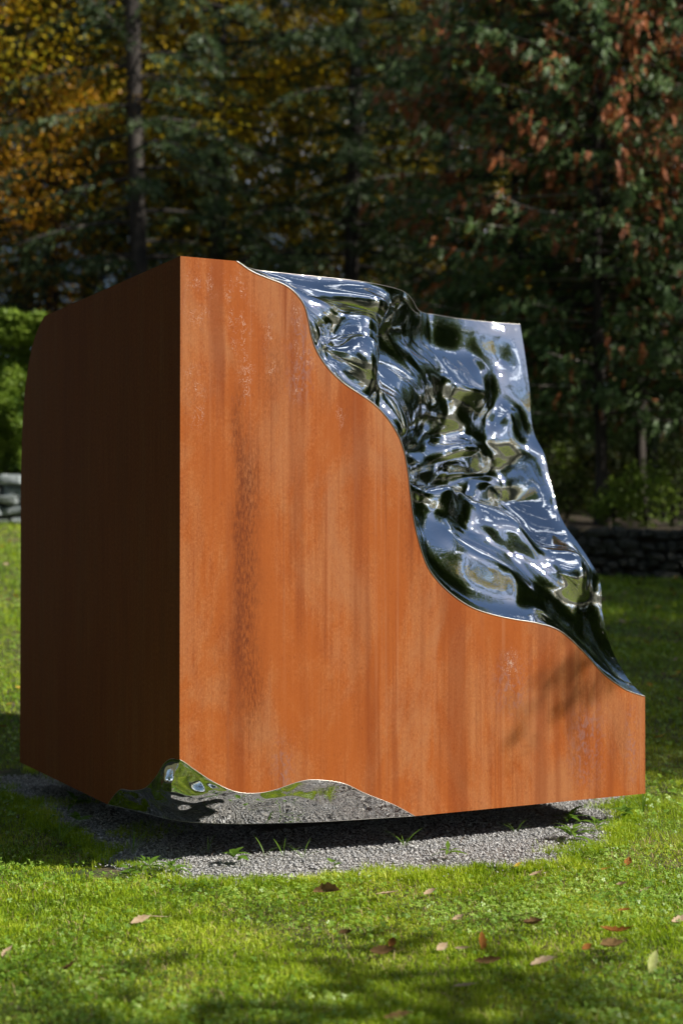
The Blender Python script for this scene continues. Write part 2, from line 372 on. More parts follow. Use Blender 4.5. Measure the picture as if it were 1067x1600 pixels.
        for (px, w, y0, y1) in ((305, 0.05, 520, 405), (330, 0.03, 470, 410), (362, 0.020, 560, 410), (382, 0.035, 640, 415), (305, 0.03, 680, 560), (465, 0.03, 640, 440), (475, 0.06, 600, 540), (420, 0.02, 600, 480), (700, 0.03, 720, 600), (535, 0.02, 680, 620), (800, 0.05, 1080, 1000)):
            bm_ = band(u_of(px), w, zz(y0, px), zz(y1, px), 0.08)
            tot = bm_ if tot is None else mth(ns, ls, 'MAXIMUM', tot, bm_)
        gate = ramp(ns, ls, nzn(ns, ls, uv, 1.0, 3, sc=(22, 9, 3)), [(0.44, 0.0), (0.54, 1.0)])
        k = mth(ns, ls, 'MULTIPLY', mth(ns, ls, 'MULTIPLY', line, tot), mth(ns, ls, 'MULTIPLY', gate, 1.0), clamp=True)
        c = mix(ns, ls, k, c, (0.60, 0.42, 0.33))
    p = ns.new('ShaderNodeBsdfPrincipled'); ls.new(c, p.inputs['Base Color']); p.inputs['Roughness'].default_value = 0.72
    p.inputs['Specular IOR Level'].default_value = 0.12
    if not front: c = mix(ns, ls, 1.0, c, (0.62, 0.62, 0.50), 'MULTIPLY'); ls.new(c, p.inputs['Base Color'])  # same rust multiplied darker, so the left plate's shade sits in the colour
    b = ns.new('ShaderNodeBump'); b.inputs['Strength'].default_value = 0.25; b.inputs['Distance'].default_value = 0.003
    ls.new(grain, b.inputs['Height']); ls.new(b.outputs[0], p.inputs['Normal'])
    o = ns.new('ShaderNodeOutputMaterial'); ls.new(p.outputs[0], o.inputs[0]); return m
M_FRONT = corten('corten_front'); M_SHADED = corten('corten_shaded', False)

m, ns, ls = newmat('mirror_steel'); tcn = ns.new('ShaderNodeTexCoord')
p = ns.new('ShaderNodeBsdfPrincipled'); p.inputs['Base Color'].default_value = (0.82, 0.83, 0.84, 1); p.inputs['Metallic'].default_value = 1
sm_ = ramp(ns, ls, nzn(ns, ls, tcn.outputs['Object'], 3.0, 5), [(0.45, 0.012), (0.7, 0.045)]); ls.new(sm_, p.inputs['Roughness'])
b = ns.new('ShaderNodeBump'); b.inputs['Strength'].default_value = 0.12; b.inputs['Distance'].default_value = 0.01
ls.new(nzn(ns, ls, tcn.outputs['Object'], 14, 3, 1.0), b.inputs['Height']); ls.new(b.outputs[0], p.inputs['Normal'])
o = ns.new('ShaderNodeOutputMaterial'); ls.new(p.outputs[0], o.inputs[0]); M_MIRROR = m
m, ns, ls = newmat('brushed_edge'); p = ns.new('ShaderNodeBsdfPrincipled'); p.inputs['Base Color'].default_value = (0.75, 0.72, 0.68, 1)
p.inputs['Metallic'].default_value = 0.9; p.inputs['Roughness'].default_value = 0.35; o = ns.new('ShaderNodeOutputMaterial'); ls.new(p.outputs[0], o.inputs[0]); M_EDGE = m; p.inputs['Base Color'].default_value = (0.45, 0.42, 0.38, 1)

# ------------------------------------------------------------------ sculpture curves
A_px = [(370, 407.6), (378, 413), (386, 419), (398, 426), (420, 435), (445, 445), (463, 459), (476, 478), (482, 500), (487, 525), (496, 550), (512, 574), (535, 597), (560, 614), (583, 630), (601, 648),
        (618, 672), (630, 700), (637, 735), (641, 771), (649, 825), (664, 876), (680, 903), (705, 928), (735, 948), (765, 959), (800, 967), (841, 974), (875, 986), (908, 1015), (942, 1052), (971, 1074), (988, 1082), (1007, 1088)]
B_px = [(370, 407.6), (374, 412), (381, 416), (400, 421.6), (429, 425.5), (468, 429.5), (502, 433), (541, 437), (582, 443), (618, 451), (634, 458), (645, 470), (653, 484), (664, 489.5), (680, 492), (716, 498), (762, 503), (812, 507)]
C_px = [(812, 507), (816, 530), (822, 570), (827, 610), (829, 650), (835, 680), (848, 705), (853, 722), (858, 745), (866, 775), (872, 800), (885, 825), (902, 848), (920, 875), (934, 900), (939, 925), (940, 955), (950, 1000), (965, 1035), (985, 1067), (1007, 1088)]
A2_px = [(281.5, 1187), (290, 1192), (303.6, 1202), (331, 1220), (359, 1234), (380, 1239), (405, 1239), (430, 1234), (469, 1221), (496, 1218.5), (536, 1224), (571, 1240), (615, 1257.5), (648, 1274)]
L2_px = [(281.5, 1187), (267, 1186), (256, 1194), (244.6, 1212.5), (233, 1226.5), (222, 1233.5), (205, 1235), (191, 1233), (183, 1238), (174, 1249), (168.7, 1255.5)]
Bo_px = [(168.7, 1255.5), (200, 1264), (230, 1271), (260, 1279), (290, 1284), (320, 1286), (360, 1287.3), (400, 1287), (500, 1284), (600, 1278), (648, 1274)]
LC_px = [(70, 495), (60, 514), (50, 545), (42, 590), (37, 640), (34.5, 700), (33.2, 760)]
def resample(P, n, smooth=3):
    P = np.array([list(p) for p in P], float)
    # catmull-rom then arc length
    Q = []
    PP = np.vstack([2*P[0]-P[1], P, 2*P[-1]-P[-2]])
    for k in range(1, len(PP)-2):
        for t in np.linspace(0, 1, 14, endpoint=False):
            p0, p1, p2, p3 = PP[k-1], PP[k], PP[k+1], PP[k+2]
            Q.append(0.5*((2*p1)+(-p0+p2)*t+(2*p0-5*p1+4*p2-p3)*t*t+(-p0+3*p1-3*p2+p3)*t**3))
    Q.append(P[-1]); Q = np.array(Q)
    s = np.r_[0, np.cumsum(np.linalg.norm(np.diff(Q, axis=0), axis=1))]
    t = np.linspace(0, s[-1], n)
    return np.stack([np.interp(t, s, Q[:, i]) for i in range(3)], -1)
NU, NV = 300, 220
cA = [fr(*p) for p in A_px]; cA[0].z = ZT
cB = [on_z(px, py, ZT) for px, py in B_px]; cB[0] = cA[0].copy()
cC = [sd_(*p) for p in C_px]; cC[0] = cB[-1].copy(); cC[-1] = cA[-1].copy()
# keep curve B at least a little behind the front plane
for q in cB[1:]:
    u_, w_ = uw(q)
    if w_ < 0.01: q += DL*(0.01-w_)
cA = resample(cA, NU); cB = resample(cB, NU); cC = resample(cC, NV)
cA2 = [fr(*p) for p in A2_px]; cA2[-1].z = ZB
cL2 = [lf(*p) for p in L2_px]; cL2[0] = cA2[0].copy(); cL2[-1].z = ZB
cBo = [on_z(px, py, ZB) for px, py in Bo_px]; cBo[0] = cL2[-1].copy(); cBo[-1] = cA2[-1].copy()
cA2 = resample(cA2, 140); cL2 = resample(cL2, 140); cBo = resample(cBo, 160)

def coons(c0, c1, right):
    """c0: v=0 (nu), c1: v=1 (nu), right: u=1 from c0 end to c1 end (nv), left degenerate at c0[0]=c1[0]"""
    nu, nv = len(c0), len(right)
    u = np.linspace(0, 1, nu)[:, None, None]; v = np.linspace(0, 1, nv)[None, :, None]
    a = (1-v)*c0[:, None, :]+v*c1[:, None, :]
    bq = (1-u)*c0[0][None, None, :]+u*right[None, :, :]
    cq = (1-u)*c0[0][None, None, :] + u*((1-v)*c0[-1]+v*c1[-1])
    return a+bq-cq
def grid_faces(nu, nv):
    i = np.arange(nu-1)[:, None]*nv; j = np.arange(nv-1)[None, :]
    return np.stack([i+j, i+nv+j, i+nv+j+1, i+j+1], -1).reshape(-1, 4)
def normals(G):
    du = np.gradient(G, axis=0); dv = np.gradient(G, axis=1); return unit(np.cross(du, dv))
G = coons(cA, cB, cC[::-1])
OUT = unit(np.array((DF-DL*1.0+Vector((0, 0, 1))))[None])[0]
# ------ hammered relief: big folds placed where the photograph shows them, plus free ripples
nrm = normals(G); sgn = np.sign((nrm*OUT).sum(-1, keepdims=True)); nrm = nrm*sgn
uu = np.linspace(0, 1, NU)[:, None]; vv = np.linspace(0, 1, NV)[None, :]
edge = np.minimum(np.minimum(vv, 1-vv)*np.clip(uu*3, 0, 1)*7, (1-uu)*11)
edge = np.clip(edge, 0, 1); edge = edge*edge*(3-2*edge)
PX, PY = project(G)
def gauss(cx, cy, sx, sy, ang=0):
    a = math.radians(ang); dx = PX-cx; dy = PY-cy
    x_ = dx*math.cos(a)+dy*math.sin(a); y_ = -dx*math.sin(a)+dy*math.cos(a)
    return np.exp(-(x_/sx)**2-(y_/sy)**2)
disp = np.zeros((NU, NV))
for (cx, cy, sx, sy, an, amp) in (
        (560, 470, 60, 30, 20, 0.10), (515, 540, 22, 70, 20, -0.08), (570, 560, 34, 80, -35, 0.08), (618, 540, 26, 100, 12, -0.18),
        (740, 540, 80, 30, 20, -0.08), (720, 625, 80, 30, 30, 0.12), (790, 660, 40, 40, 60, 0.08), (690, 680, 80, 24, -25, -0.10),
        (710, 735, 90, 16, -8, -0.12), (730, 700, 70, 14, 14, 0.06), (700, 775, 60, 20, 30, 0.08), (800, 765, 80, 18, 8, -0.10),
        (725, 800, 60, 36, 35, -0.12), (775, 905, 90, 30, 32, 0.13), (850, 800, 40, 60, -35, -0.08), (890, 900, 36, 50, -35, 0.12), (880, 1000, 20, 50, -35, -0.04)):
    disp += amp*gauss(cx, cy, sx, sy, an)
fb = np.zeros((NU, NV)); OFF = Vector((1.2, 4.4, 9.3))
Gf = G.reshape(-1, 3); fbf = fb.ravel()
for k in range(len(Gf)):
    q = Vector(Gf[k])
    w_ = mnoise.noise_vector(q*1.5+OFF)*0.42
    q2 = q+w_
    n1 = mnoise.noise(q2*1.05+OFF); n2 = mnoise.noise(q2*2.7); n3 = mnoise.noise(q*9.5+w_*3)
    fbf[k] = 0.16*(0.4-math.sqrt(n1*n1+0.012)*1.3) + 0.014*(0.5-math.sqrt(n2*n2+0.0015)*1.6) + 0.0035*n3
fb = fbf.reshape(NU, NV)
G = G + nrm*((disp*0.9+fb)*edge)[..., None]
ORG = Vector((PAD_C.x, PAD_C.y, 0)); ON = np.array(ORG)

sculpt = empty('sculpture', ORG, 'large rust-red steel cube with a rippled mirror-polished cut, hovering over the gravel', 'sculpture')
mp_ = link('mirror_panel', np_mesh('mirror_panel', G.reshape(-1, 3)-ON, grid_faces(NU, NV), True), M_MIRROR, sculpt)
mp_['label'] = 'large rippled mirror-polished steel cut at the upper right'

G2 = coons(cA2, cL2, resample([Vector(p) for p in cBo[::-1]], 160))
n2 = normals(G2); OUT2 = unit(np.array((-DF-DL-Vector((0, 0, 0.6))))[None])[0]
n2 = n2*np.sign((n2*OUT2).sum(-1, keepdims=True))
u2 = np.linspace(0, 1, 140)[:, None]; v2 = np.linspace(0, 1, 160)[None, :]
e2 = np.clip(np.minimum(np.minimum(v2, 1-v2)*np.clip(u2*4, 0, 1)*4, (1-u2)*5), 0, 1); e2 = e2*e2*(3-2*e2)
nn = np.array([0.06*(0.3-abs(mnoise.noise(Vector(p)*2.6+OFF))) + 0.034*mnoise.noise(Vector(p)*6.0+mnoise.noise_vector(Vector(p)*4)*0.8) + 0.010*mnoise.noise(Vector(p)*15) for p in G2.reshape(-1, 3)]).reshape(140, 160)
bul = 0.15*np.sin(np.pi*np.clip(u2, 0, 1))**0.8*np.sqrt(np.maximum(0, 1-np.abs(v2-0.66)/0.34)**2+0.004)*1.0
HZ = unit(np.array((-DF-DL)[:])[None])[0]
G2 = G2+n2*(nn*e2)[..., None]+HZ*((bul*0.75*e2)[..., None])
mq = link('mirror_panel', np_mesh('mirror_panel_low', G2.reshape(-1, 3)-ON, grid_faces(140, 160), True), M_MIRROR, sculpt)
mq['label'] = 'small mirror-polished cut under the near bottom corner'

# back left top cut
cL3 = [lf(*p) for p in LC_px]; cL3[0].z = ZT
u0, w0 = uw(cL3[0]); u1, w1 = uw(cL3[-1]); zl = cL3[-1].z
cL3[-1] = cu(0, LL, zl); cL3 = resample(cL3, 60)
bk = resample([cu(0, LL, zl), cu(0.25, LL, zl+0.25), cu(0.5, LL, ZT-0.35), cu(0.9, LL, ZT-0.12), cu(1.2, LL, ZT)], 60)
tp = resample([cu(0, w0, ZT), cu(0.3, w0+0.05, ZT), cu(0.7, (w0+LL)/2, ZT), cu(1.2, LL, ZT)], 60)
G3 = coons(cL3[::-1], bk, resample([Vector(p) for p in tp], 60))
link('mirror_panel', np_mesh('mirror_panel_back', G3.reshape(-1, 3)-ON, grid_faces(60, 60), True), M_MIRROR, sculpt)['label'] = 'narrow mirror-polished cut at the far left top corner'

def plate(name, pts, mat, uvf, label=None):
    P = []; last = None
    for p in pts:
        p = Vector(p)
        if last is not None and (p-last).length < 1e-4: continue
        P.append(p); last = p
    if (P[0]-P[-1]).length < 1e-4: P.pop()
    nn_ = Vector((0, 0, 0))
    for a_, b_ in zip(P, P[1:]+P[:1]): nn_ += (a_-P[0]).cross(b_-P[0])
    nn_.normalize(); e1 = (DF if abs(nn_.dot(DF)) < 0.5 else DL).copy(); e2_ = nn_.cross(e1)
    co = [Vector(((p-P[0]).dot(e1), (p-P[0]).dot(e2_))) for p in P]
    vo_, _, fo_, _, _, _ = delaunay_2d_cdt(co, [], [list(range(len(P)))], 1, 1e-6)
    bm = bmesh.new(); vs = [bm.verts.new(P[0]+e1*q.x+e2_*q.y-ORG) for q in vo_]
    for f in fo_: bm.faces.new([vs[i_] for i_ in f])
    uvl = bm.loops.layers.uv.new('UVMap')
    for f in bm.faces:
        for l in f.loops: l[uvl].uv = uvf(l.vert.co+ORG)
    me = bpy.data.meshes.new(name); bm.to_mesh(me); bm.free()
    o = link(name, me, mat, sculpt)
    if label: o['label'] = label
    return o
NB = cu(0, 0, ZB)
plate('steel_plate', [cA2[0]]+[cu(0, 0, ZT)]+list(cA)+[cu(LF, 0, ZB)]+list(cA2[::-1][:-1]), M_FRONT, lambda p: (uw(p)[0], p.z), 'sunlit orange-brown front plate streaked with rust')
plate('steel_plate', [cu(0, 0, ZT)]+list(cL3)+[cu(0, LL, ZB)]+list(cL2[::-1]), M_SHADED, lambda p: (5+uw(p)[1], p.z), 'dark brown left plate in shade')
plate('steel_plate', list(cC[::-1])+[cu(LF, LL, ZT), cu(LF, LL, ZB), cu(LF, 0, ZB)], M_SHADED, lambda p: (9+uw(p)[1], p.z))
plate('steel_plate', [cu(0, LL, ZB), cu(LF, LL, ZB), cu(LF, LL, ZT)]+list(bk[::-1]), M_SHADED, lambda p: (14+uw(p)[0], p.z))
plate('steel_plate', [cu(0, 0, ZT)]+list(cB)+[cu(LF, LL, ZT)]+list(tp[::-1]), M_SHADED, lambda p: (20+uw(p)[0], uw(p)[1]))
plate('steel_plate', list(cBo)+[cu(LF, 0, ZB), cu(LF, LL, ZB), cu(0, LL, ZB)], M_SHADED, lambda p: (27+uw(p)[0], uw(p)[1]))
def trim(path, r=0.0022, closed=False):
    V, Q = tube(path, [r]*len(path), 6); return V-ON, Q
parts = [trim(cA-np.array(DL)*0.001), trim(cB+np.array([0, 0, 0.001]), 0.0016)]
link('edge_trim', np_mesh('edge_trim', *merge(parts), True), M_EDGE, sculpt)
link('edge_trim', np_mesh('edge_trim_low', *merge([trim(cA2, 0.0016), trim(cL2, 0.0012), trim(cBo, 0.0012)]), True), M_EDGE, sculpt)
# recessed plinth that carries the cube
bm = bmesh.new()
bmesh.ops.create_cube(bm, size=1.0, matrix=Matrix.Translation((0.1, 0.15, ZB/2-0.03)) @ Matrix.Rotation(A_FACE, 4, 'Z') @ Matrix.Diagonal((1.15, 1.15, ZB+0.055, 1)))
me = bpy.data.meshes.new('plinth'); bmesh.ops.bevel(bm, geom=bm.edges[:], offset=0.01, segments=2, affect='EDGES'); bm.to_mesh(me); bm.free()
link('plinth', me, simple_mat('dark_concrete', [(0.05, 0.05, 0.05), (0.09, 0.09, 0.085)], 12), sculpt)

# ------------------------------------------------------------------ grass
MAT_GRASS = leaf_mat('grass_blade', [(0.09, 0.19, 0.008), (0.25, 0.38, 0.012), (0.44, 0.58, 0.02), (0.70, 0.74, 0.12)], 0.40, 0.45, 2.2, 0.4)
MAT_CLOVER = leaf_mat('clover_leaf', [(0.07, 0.17, 0.012), (0.20, 0.36, 0.025), (0.50, 0.64, 0.14)], 0.35, 0.45, 3.0, 0.5)
def scatter(y0, y1, dens, margin=0.5, thin=True):
    hw = 0.226*y1+margin; n = int((y1-y0)*2*hw*dens)
    x = rng.uniform(-hw, hw, n); y = rng.uniform(y0, y1, n)
    k = (np.abs(x) < 0.226*y+margin); x, y = x[k], y[k]
    d = pad_d(x, y); k = (d > rng.exponential(0.06, len(x))-0.03)
    x, y, d = x[k], y[k], d[k]
    bare = np.exp(-((x+1.02)/0.32)**2-((y-7.28)/0.16)**2)*1.3 + np.clip(0.12-d, 0, 1)*3.5
    k = rng.random(len(x)) > bare
    return x[k], y[k], d[k]
def blades(x, y, hgt, wid, lean, segs=2):
    n = len(x); z = ground_z(x, y); a = rng.uniform(0, 2*np.pi, n)
    h = hgt*rng.uniform(0.55, 1.25, n); w = wid*rng.uniform(0.7, 1.3, n)
    ld = np.stack([np.cos(a), np.sin(a), np.zeros(n)], -1); ln = np.abs(rng.normal(0, lean, n))
    b_ = a+np.pi/2+rng.normal(0, 0.5, n); sdv = np.stack([np.cos(b_), np.sin(b_), np.zeros(n)], -1)*w[:, None]/2
    P = np.stack([x, y, z-0.003], -1)
    mid = P + ld*(ln*h*0.35)[:, None]; mid[:, 2] += h*0.6
    tip = P + ld*(ln*h*1.1)[:, None]; tip[:, 2] += h*np.clip(1.05-0.3*ln, 0.3, 1)
    if segs == 2:
        V = np.stack([P-sdv, P+sdv, mid+sdv*0.85, mid-sdv*0.85, tip], 1).reshape(-1, 3)
        b0 = np.arange(n)*5
        Fa = np.concatenate([np.stack([b0, b0+1, b0+2], -1), np.stack([b0, b0+2, b0+3], -1), np.stack([b0+3, b0+2, b0+4], -1)])
    else:
        V = np.stack([P-sdv, P+sdv, tip], 1).reshape(-1, 3); Fa = np.arange(n*3).reshape(-1, 3)
    return V, Fa
parts = []
for (y0, y1, dn, h, w, ln, sg) in ((3.6, 4.7, 3500, 0.045, 0.004, 0.6, 1), (4.7, 7.9, 12000, 0.036, 0.0042, 0.85, 2), (7.9, 11, 7000, 0.045, 0.0042, 0.7, 1), (11, 15, 2600, 0.055, 0.007, 0.6, 1), (15, 24, 1100, 0.06, 0.013, 0.6, 1)):
    x, y, d = scatter(y0, y1, dn)
    yk = y < y_wall(x)-0.02; U = (x-NT.x)*DF.x+(y-NT.y)*DF.y
    x, y = x[yk], y[yk]
    # patchiness: shorter here, taller there
    hh = h*(0.85+0.35*np.sin(x*2.1+1.3)*np.sin(y*2.7)+0.2*np.sin(x*7+y*5))
    parts.append(blades(x, y, hh, w, ln, sg))
n = 60000; x = rng.uniform(2.0, 8.5, n); y = rng.uniform(5.5, 17, n); k = (x > 0.226*y+0.4) | (y < 4); parts.append(blades(x[k], y[k], 0.07, 0.012, 0.7, 1))
# lighter scattered tufts creeping into the gravel edge
x, y, d = scatter(6.5, 9.5, 30000); k = (d < 0.12); parts.append(blades(x[k], y[k], 0.05, 0.004, 0.5, 2))
n = 26000; a = rng.uniform(-np.pi, np.pi, n); r = pad_r(a)-np.abs(rng.normal(0.0, 0.07+0.20*((a < -2.2) | (a > 2.6)), n))
gx = PAD_C.x+np.cos(a)*r; gy = PAD_C.y+np.sin(a)*r; kk = np.array([mnoise.noise(Vector((q, w_, 0))*2.5) for q, w_ in zip(gx, gy)]) > 0.08
parts.append(blades(gx[kk], gy[kk], 0.045, 0.0035, 0.6, 2))
V, Q = merge(parts); print('grass tris', len(Q))
tag(link('grass', np_mesh('grass', V, Q), MAT_GRASS), 'short bright green lawn grass around the gravel bed', 'grass', kind='stuff')
x, y, d = scatter(4.7, 8.2, 420); MAT_DRY = leaf_mat('dry_blade', [(0.30, 0.22, 0.09), (0.55, 0.45, 0.22)], 0.3, 0.6, 3)
V, Q = blades(x, y, 0.042, 0.004, 1.3, 2)
tag(link('dry_grass', np_mesh('dry_grass', V, Q), MAT_DRY), 'scattered straw-coloured dead blades among the green lawn grass', 'dry grass', kind='stuff')
# clover and small broad leaves in the lawn
def clover(x, y, rad, zo):
    n = len(x); z = ground_z(x, y)+zo
    C = np.stack([x, y, z], -1); parts = []
    nrm_ = unit(np.stack([rng.normal(0, 0.4, n), rng.normal(0, 0.55, n)-0.25, np.ones(n)], -1))
    A = unit(np.cross(nrm_, rng.normal(size=(n, 3)))); B = np.cross(nrm_, A)
    for k in range(3):
        t = k*2.094; d = A*math.cos(t)+B*math.sin(t); s = np.cross(nrm_, d); r = rad[:, None]
        V = np.stack([C, C+d*r*0.55+s*r*0.45, C+d*r*1.0+s*r*0.25, C+d*r*1.0-s*r*0.25, C+d*r*0.55-s*r*0.45], 1).reshape(-1, 3)
        parts.append((V, np.arange(n*5).reshape(-1, 5)))
    return merge(parts)
x, y, d = scatter(4.5, 8.5, 2600); kk = np.array([mnoise.noise(Vector((q, w_, 3))*1.3) for q, w_ in zip(x, y)])+rng.normal(0, 0.25, len(x)) > 0.0
x, y = x[kk], y[kk]
V1 = clover(x, y, rng.uniform(0.005, 0.0125, len(x)), rng.uniform(0.02, 0.042, len(x)))
x, y, d = scatter(8.5, 20, 250); k = y < y_wall(x)-0.1; x, y = x[k], y[k]
V2 = clover(x, y, rng.uniform(0.012, 0.02, len(x)), rng.uniform(0.03, 0.06, len(x)))
tag(link('clover', np_mesh('clover', *merge([V1, V2])), MAT_CLOVER), 'small round clover leaves growing among the lawn grass', 'clover', kind='stuff')

# ------------------------------------------------------------------ weeds at the gravel edge
MAT_WEED = leaf_mat('weed_leaf', [(0.08, 0.17, 0.02), (0.14, 0.26, 0.03), (0.22, 0.34, 0.05)], 0.4, 0.45, 6)
def leaf_mesh(name, ln, wd, curl=0.3, segs=5, fold=0.15):
    V = []; Fq = []
    prof = [0.12, 0.75, 1.0, 0.85, 0.5, 0.03] if segs == 5 else [0.1, 0.8, 1, 0.5, 0.03]
    for i in range(segs+1):
        t = i/segs; x = ln*t; z = -curl*ln*t*t
        w = wd/2*prof[i]
        V += [(x, -w, z+fold*w), (x, 0, z-0.0*w), (x, w, z+fold*w)]
    for i in range(segs):
        a = i*3; Fq += [(a, a+3, a+4, a+1), (a+1, a+4, a+5, a+2)]
    me = bpy.data.meshes.new(name); me.from_pydata(V, [], Fq)
    for p in me.polygons: p.use_smooth = True
    return me
LM = [leaf_mesh('weed_leaf', 0.065, 0.034, 0.35), leaf_mesh('weed_leaf_long', 0.09, 0.022, 0.5), leaf_mesh('grass_leaf', 0.13, 0.006, 0.6)]
for q in LM: q.materials.append(MAT_WEED)
def weed(px, py, kind, nl, s, label, group=None, seed=0):
    rd = random.Random(seed+int(px)); p = on_z(px, py, 0.012)
    name = {0: 'broadleaf_weed', 1: 'rosette_weed', 2: 'grass_tuft'}[kind]
    s *= 1.12; p.z += 0.012 if kind == 2 else 0.022
    t = empty(name, p, label, 'weed' if kind < 2 else 'grass tuft', group)
    for k in range(nl):
        lfm = bpy.data.objects.new('leaf', LM[kind]); COL.objects.link(lfm); lfm.parent = t
        a = k*2.4+rd.uniform(-.4, .4)
        el = rd.uniform(0.2, 0.9) if kind < 2 else rd.uniform(0.9, 1.4)
        h = 0.0 if kind == 2 else rd.uniform(0, 0.035)*s
        lfm.location = (math.cos(a)*0.006, math.sin(a)*0.006, h)
        lfm.rotation_euler = (rd.uniform(-.3, .3), -el, a); q = s*rd.uniform(0.7, 1.2); lfm.scale = (q, q, q)
    return t
weed(368, 1352, 0, 9, 1.0, 'broad-leaved green weed standing alone in the gravel below the mirror nose')
weed(415, 1342, 2, 4, 0.9, 'thin pale grass stalks in gravel just right of the lone broad weed')
weed(325, 1336, 2, 4, 0.8, 'arched single grass tuft in shade left of the lone broad weed')
weed(474, 1345, 2, 6, 0.8, 'grass tuft with upright blades at middle of the gravel strip')
weed(443, 1342, 2, 3, 0.8, 'sparse three-bladed grass tuft at edge of the cube shadow')
weed(208, 1338, 2, 7, 1.0, 'tall blade tuft at left end of the sunlit gravel')
weed(632, 1326, 2, 8, 0.75, 'spiky grass tuft right of centre on the shadow edge')
weed(806, 1305, 2, 5, 0.7, 'small pale grass tuft on gravel beneath the right half of the cube')
weed(893, 1315, 1, 16, 1.2, 'largest leafy rosette weed at right end of the gravel')
weed(885, 1292, 1, 12, 1.0, 'leafy weed behind the large rosette, nearer the cube')
weed(930, 1302, 1, 12, 1.0, 'leafy weed to the right of the large rosette in the grass')
weed(1004, 1276, 2, 8, 1.3, 'tall grass blades rising below the right corner of the cube')
weed(975, 1282, 0, 8, 0.9, 'round-leaved weed below the right corner of the cube')
weed(270, 1366, 1, 12, 0.9, 'low rosette weed on bare soil left of the gravel strip')
weed(232, 1362, 1, 10, 0.9, 'low rosette weed with long leaves at the far left of bare soil')
weed(202, 1372, 0, 8, 0.7, 'small weed beside dry soil patch at lower left')
weed(118, 1262, 1, 14, 1.0, 'leafy weed in shade on gravel left of the cube')
weed(122, 1292, 0, 10, 1.0, 'round-leaved weed in shade at left edge of the gravel')
weed(95, 1318, 2, 10, 1.2, 'long grass tuft in shade left of the cube')
weed(520, 1362, 0, 6, 0.6, 'small weed at front edge of gravel below the low mirror cut')
weed(700, 1345, 1, 9, 0.8, 'flat rosette weed at front edge of gravel below the diagonal corner')

# ------------------------------------------------------------------ fallen leaves
def dead_leaf(name, ln, wd, curl, fold, mat, seed):
    rd = random.Random(seed); segs = 10; V = []; Fq = []
    for i in range(segs+1):
        t = i/segs; w = wd/2*(math.sin(math.pi*min(1, t*0.96+0.03))**0.75)*(1+0.22*math.sin(i*2.6+seed))
        z = curl*ln*(t-0.5)**2*4*0.5; yo = 0.05*ln*math.sin(t*3+seed)
        for s_ in (-1, -0.5, 0, 0.5, 1):
            V.append(((t-0.5)*ln, yo+s_*w, z+fold*w*abs(s_)**1.6+rd.uniform(-1, 1)*0.03*wd))
    for i in range(segs):
        for k in range(4):
            a = i*5+k; Fq.append((a, a+5, a+6, a+1))
    st = len(V)   # petiole
    for k in range(4):
        x = ln/2+0.02*k*ln*4*0.35; V += [(x, -0.0015, 0.5*curl*ln), (x, 0.0015, 0.5*curl*ln), (x, 0, 0.5*curl*ln+0.0025)]
    for k in range(3):
        a = st+k*3; Fq += [(a, a+3, a+4, a+1), (a+1, a+4, a+5, a+2), (a+2, a+5, a+3, a)]
    me = bpy.data.meshes.new(name); me.from_pydata(V, [], Fq)
    for p in me.polygons: p.use_smooth = True
    me.materials.append(mat); return me
def dl_mat(name, c0, c1):
    return leaf_mat2(name, c0, c1)
def leaf_mat2(name, c0, c1):
    m, ns, ls = newmat(name); tc = ns.new('ShaderNodeTexCoord')
    c = ramp(ns, ls, nzn(ns, ls, tc.outputs['Object'], 40, 5), [(0.35, c0), (0.65, c1)])
    p = ns.new('ShaderNodeBsdfPrincipled'); ls.new(c, p.inputs['Base Color']); p.inputs['Roughness'].default_value = 0.75; p.inputs['Specular IOR Level'].default_value = 0.1
    t = ns.new('ShaderNodeBsdfTranslucent'); ls.new(c, t.inputs[0]); mx = ns.new('ShaderNodeMixShader'); mx.inputs[0].default_value = 0.2
    ls.new(p.outputs[0], mx.inputs[1]); ls.new(t.outputs[0], mx.inputs[2])
    o = ns.new('ShaderNodeOutputMaterial'); ls.new(mx.outputs[0], o.inputs[0]); return m
DM = {'brown': leaf_mat2('leaf_brown', (0.13, 0.078, 0.03), (0.30, 0.19, 0.08)), 'tan': leaf_mat2('leaf_tan', (0.40, 0.28, 0.17), (0.58, 0.44, 0.30)),
      'rust': leaf_mat2('leaf_rust', (0.20, 0.075, 0.018), (0.36, 0.16, 0.035)), 'yellow': leaf_mat2('leaf_yellow', (0.45, 0.28, 0.04), (0.60, 0.42, 0.08)),
      'dark': leaf_mat2('leaf_dark', (0.07, 0.040, 0.015), (0.16, 0.095, 0.04)), 'green': leaf_mat2('leaf_green', (0.30, 0.34, 0.10), (0.42, 0.44, 0.18))}
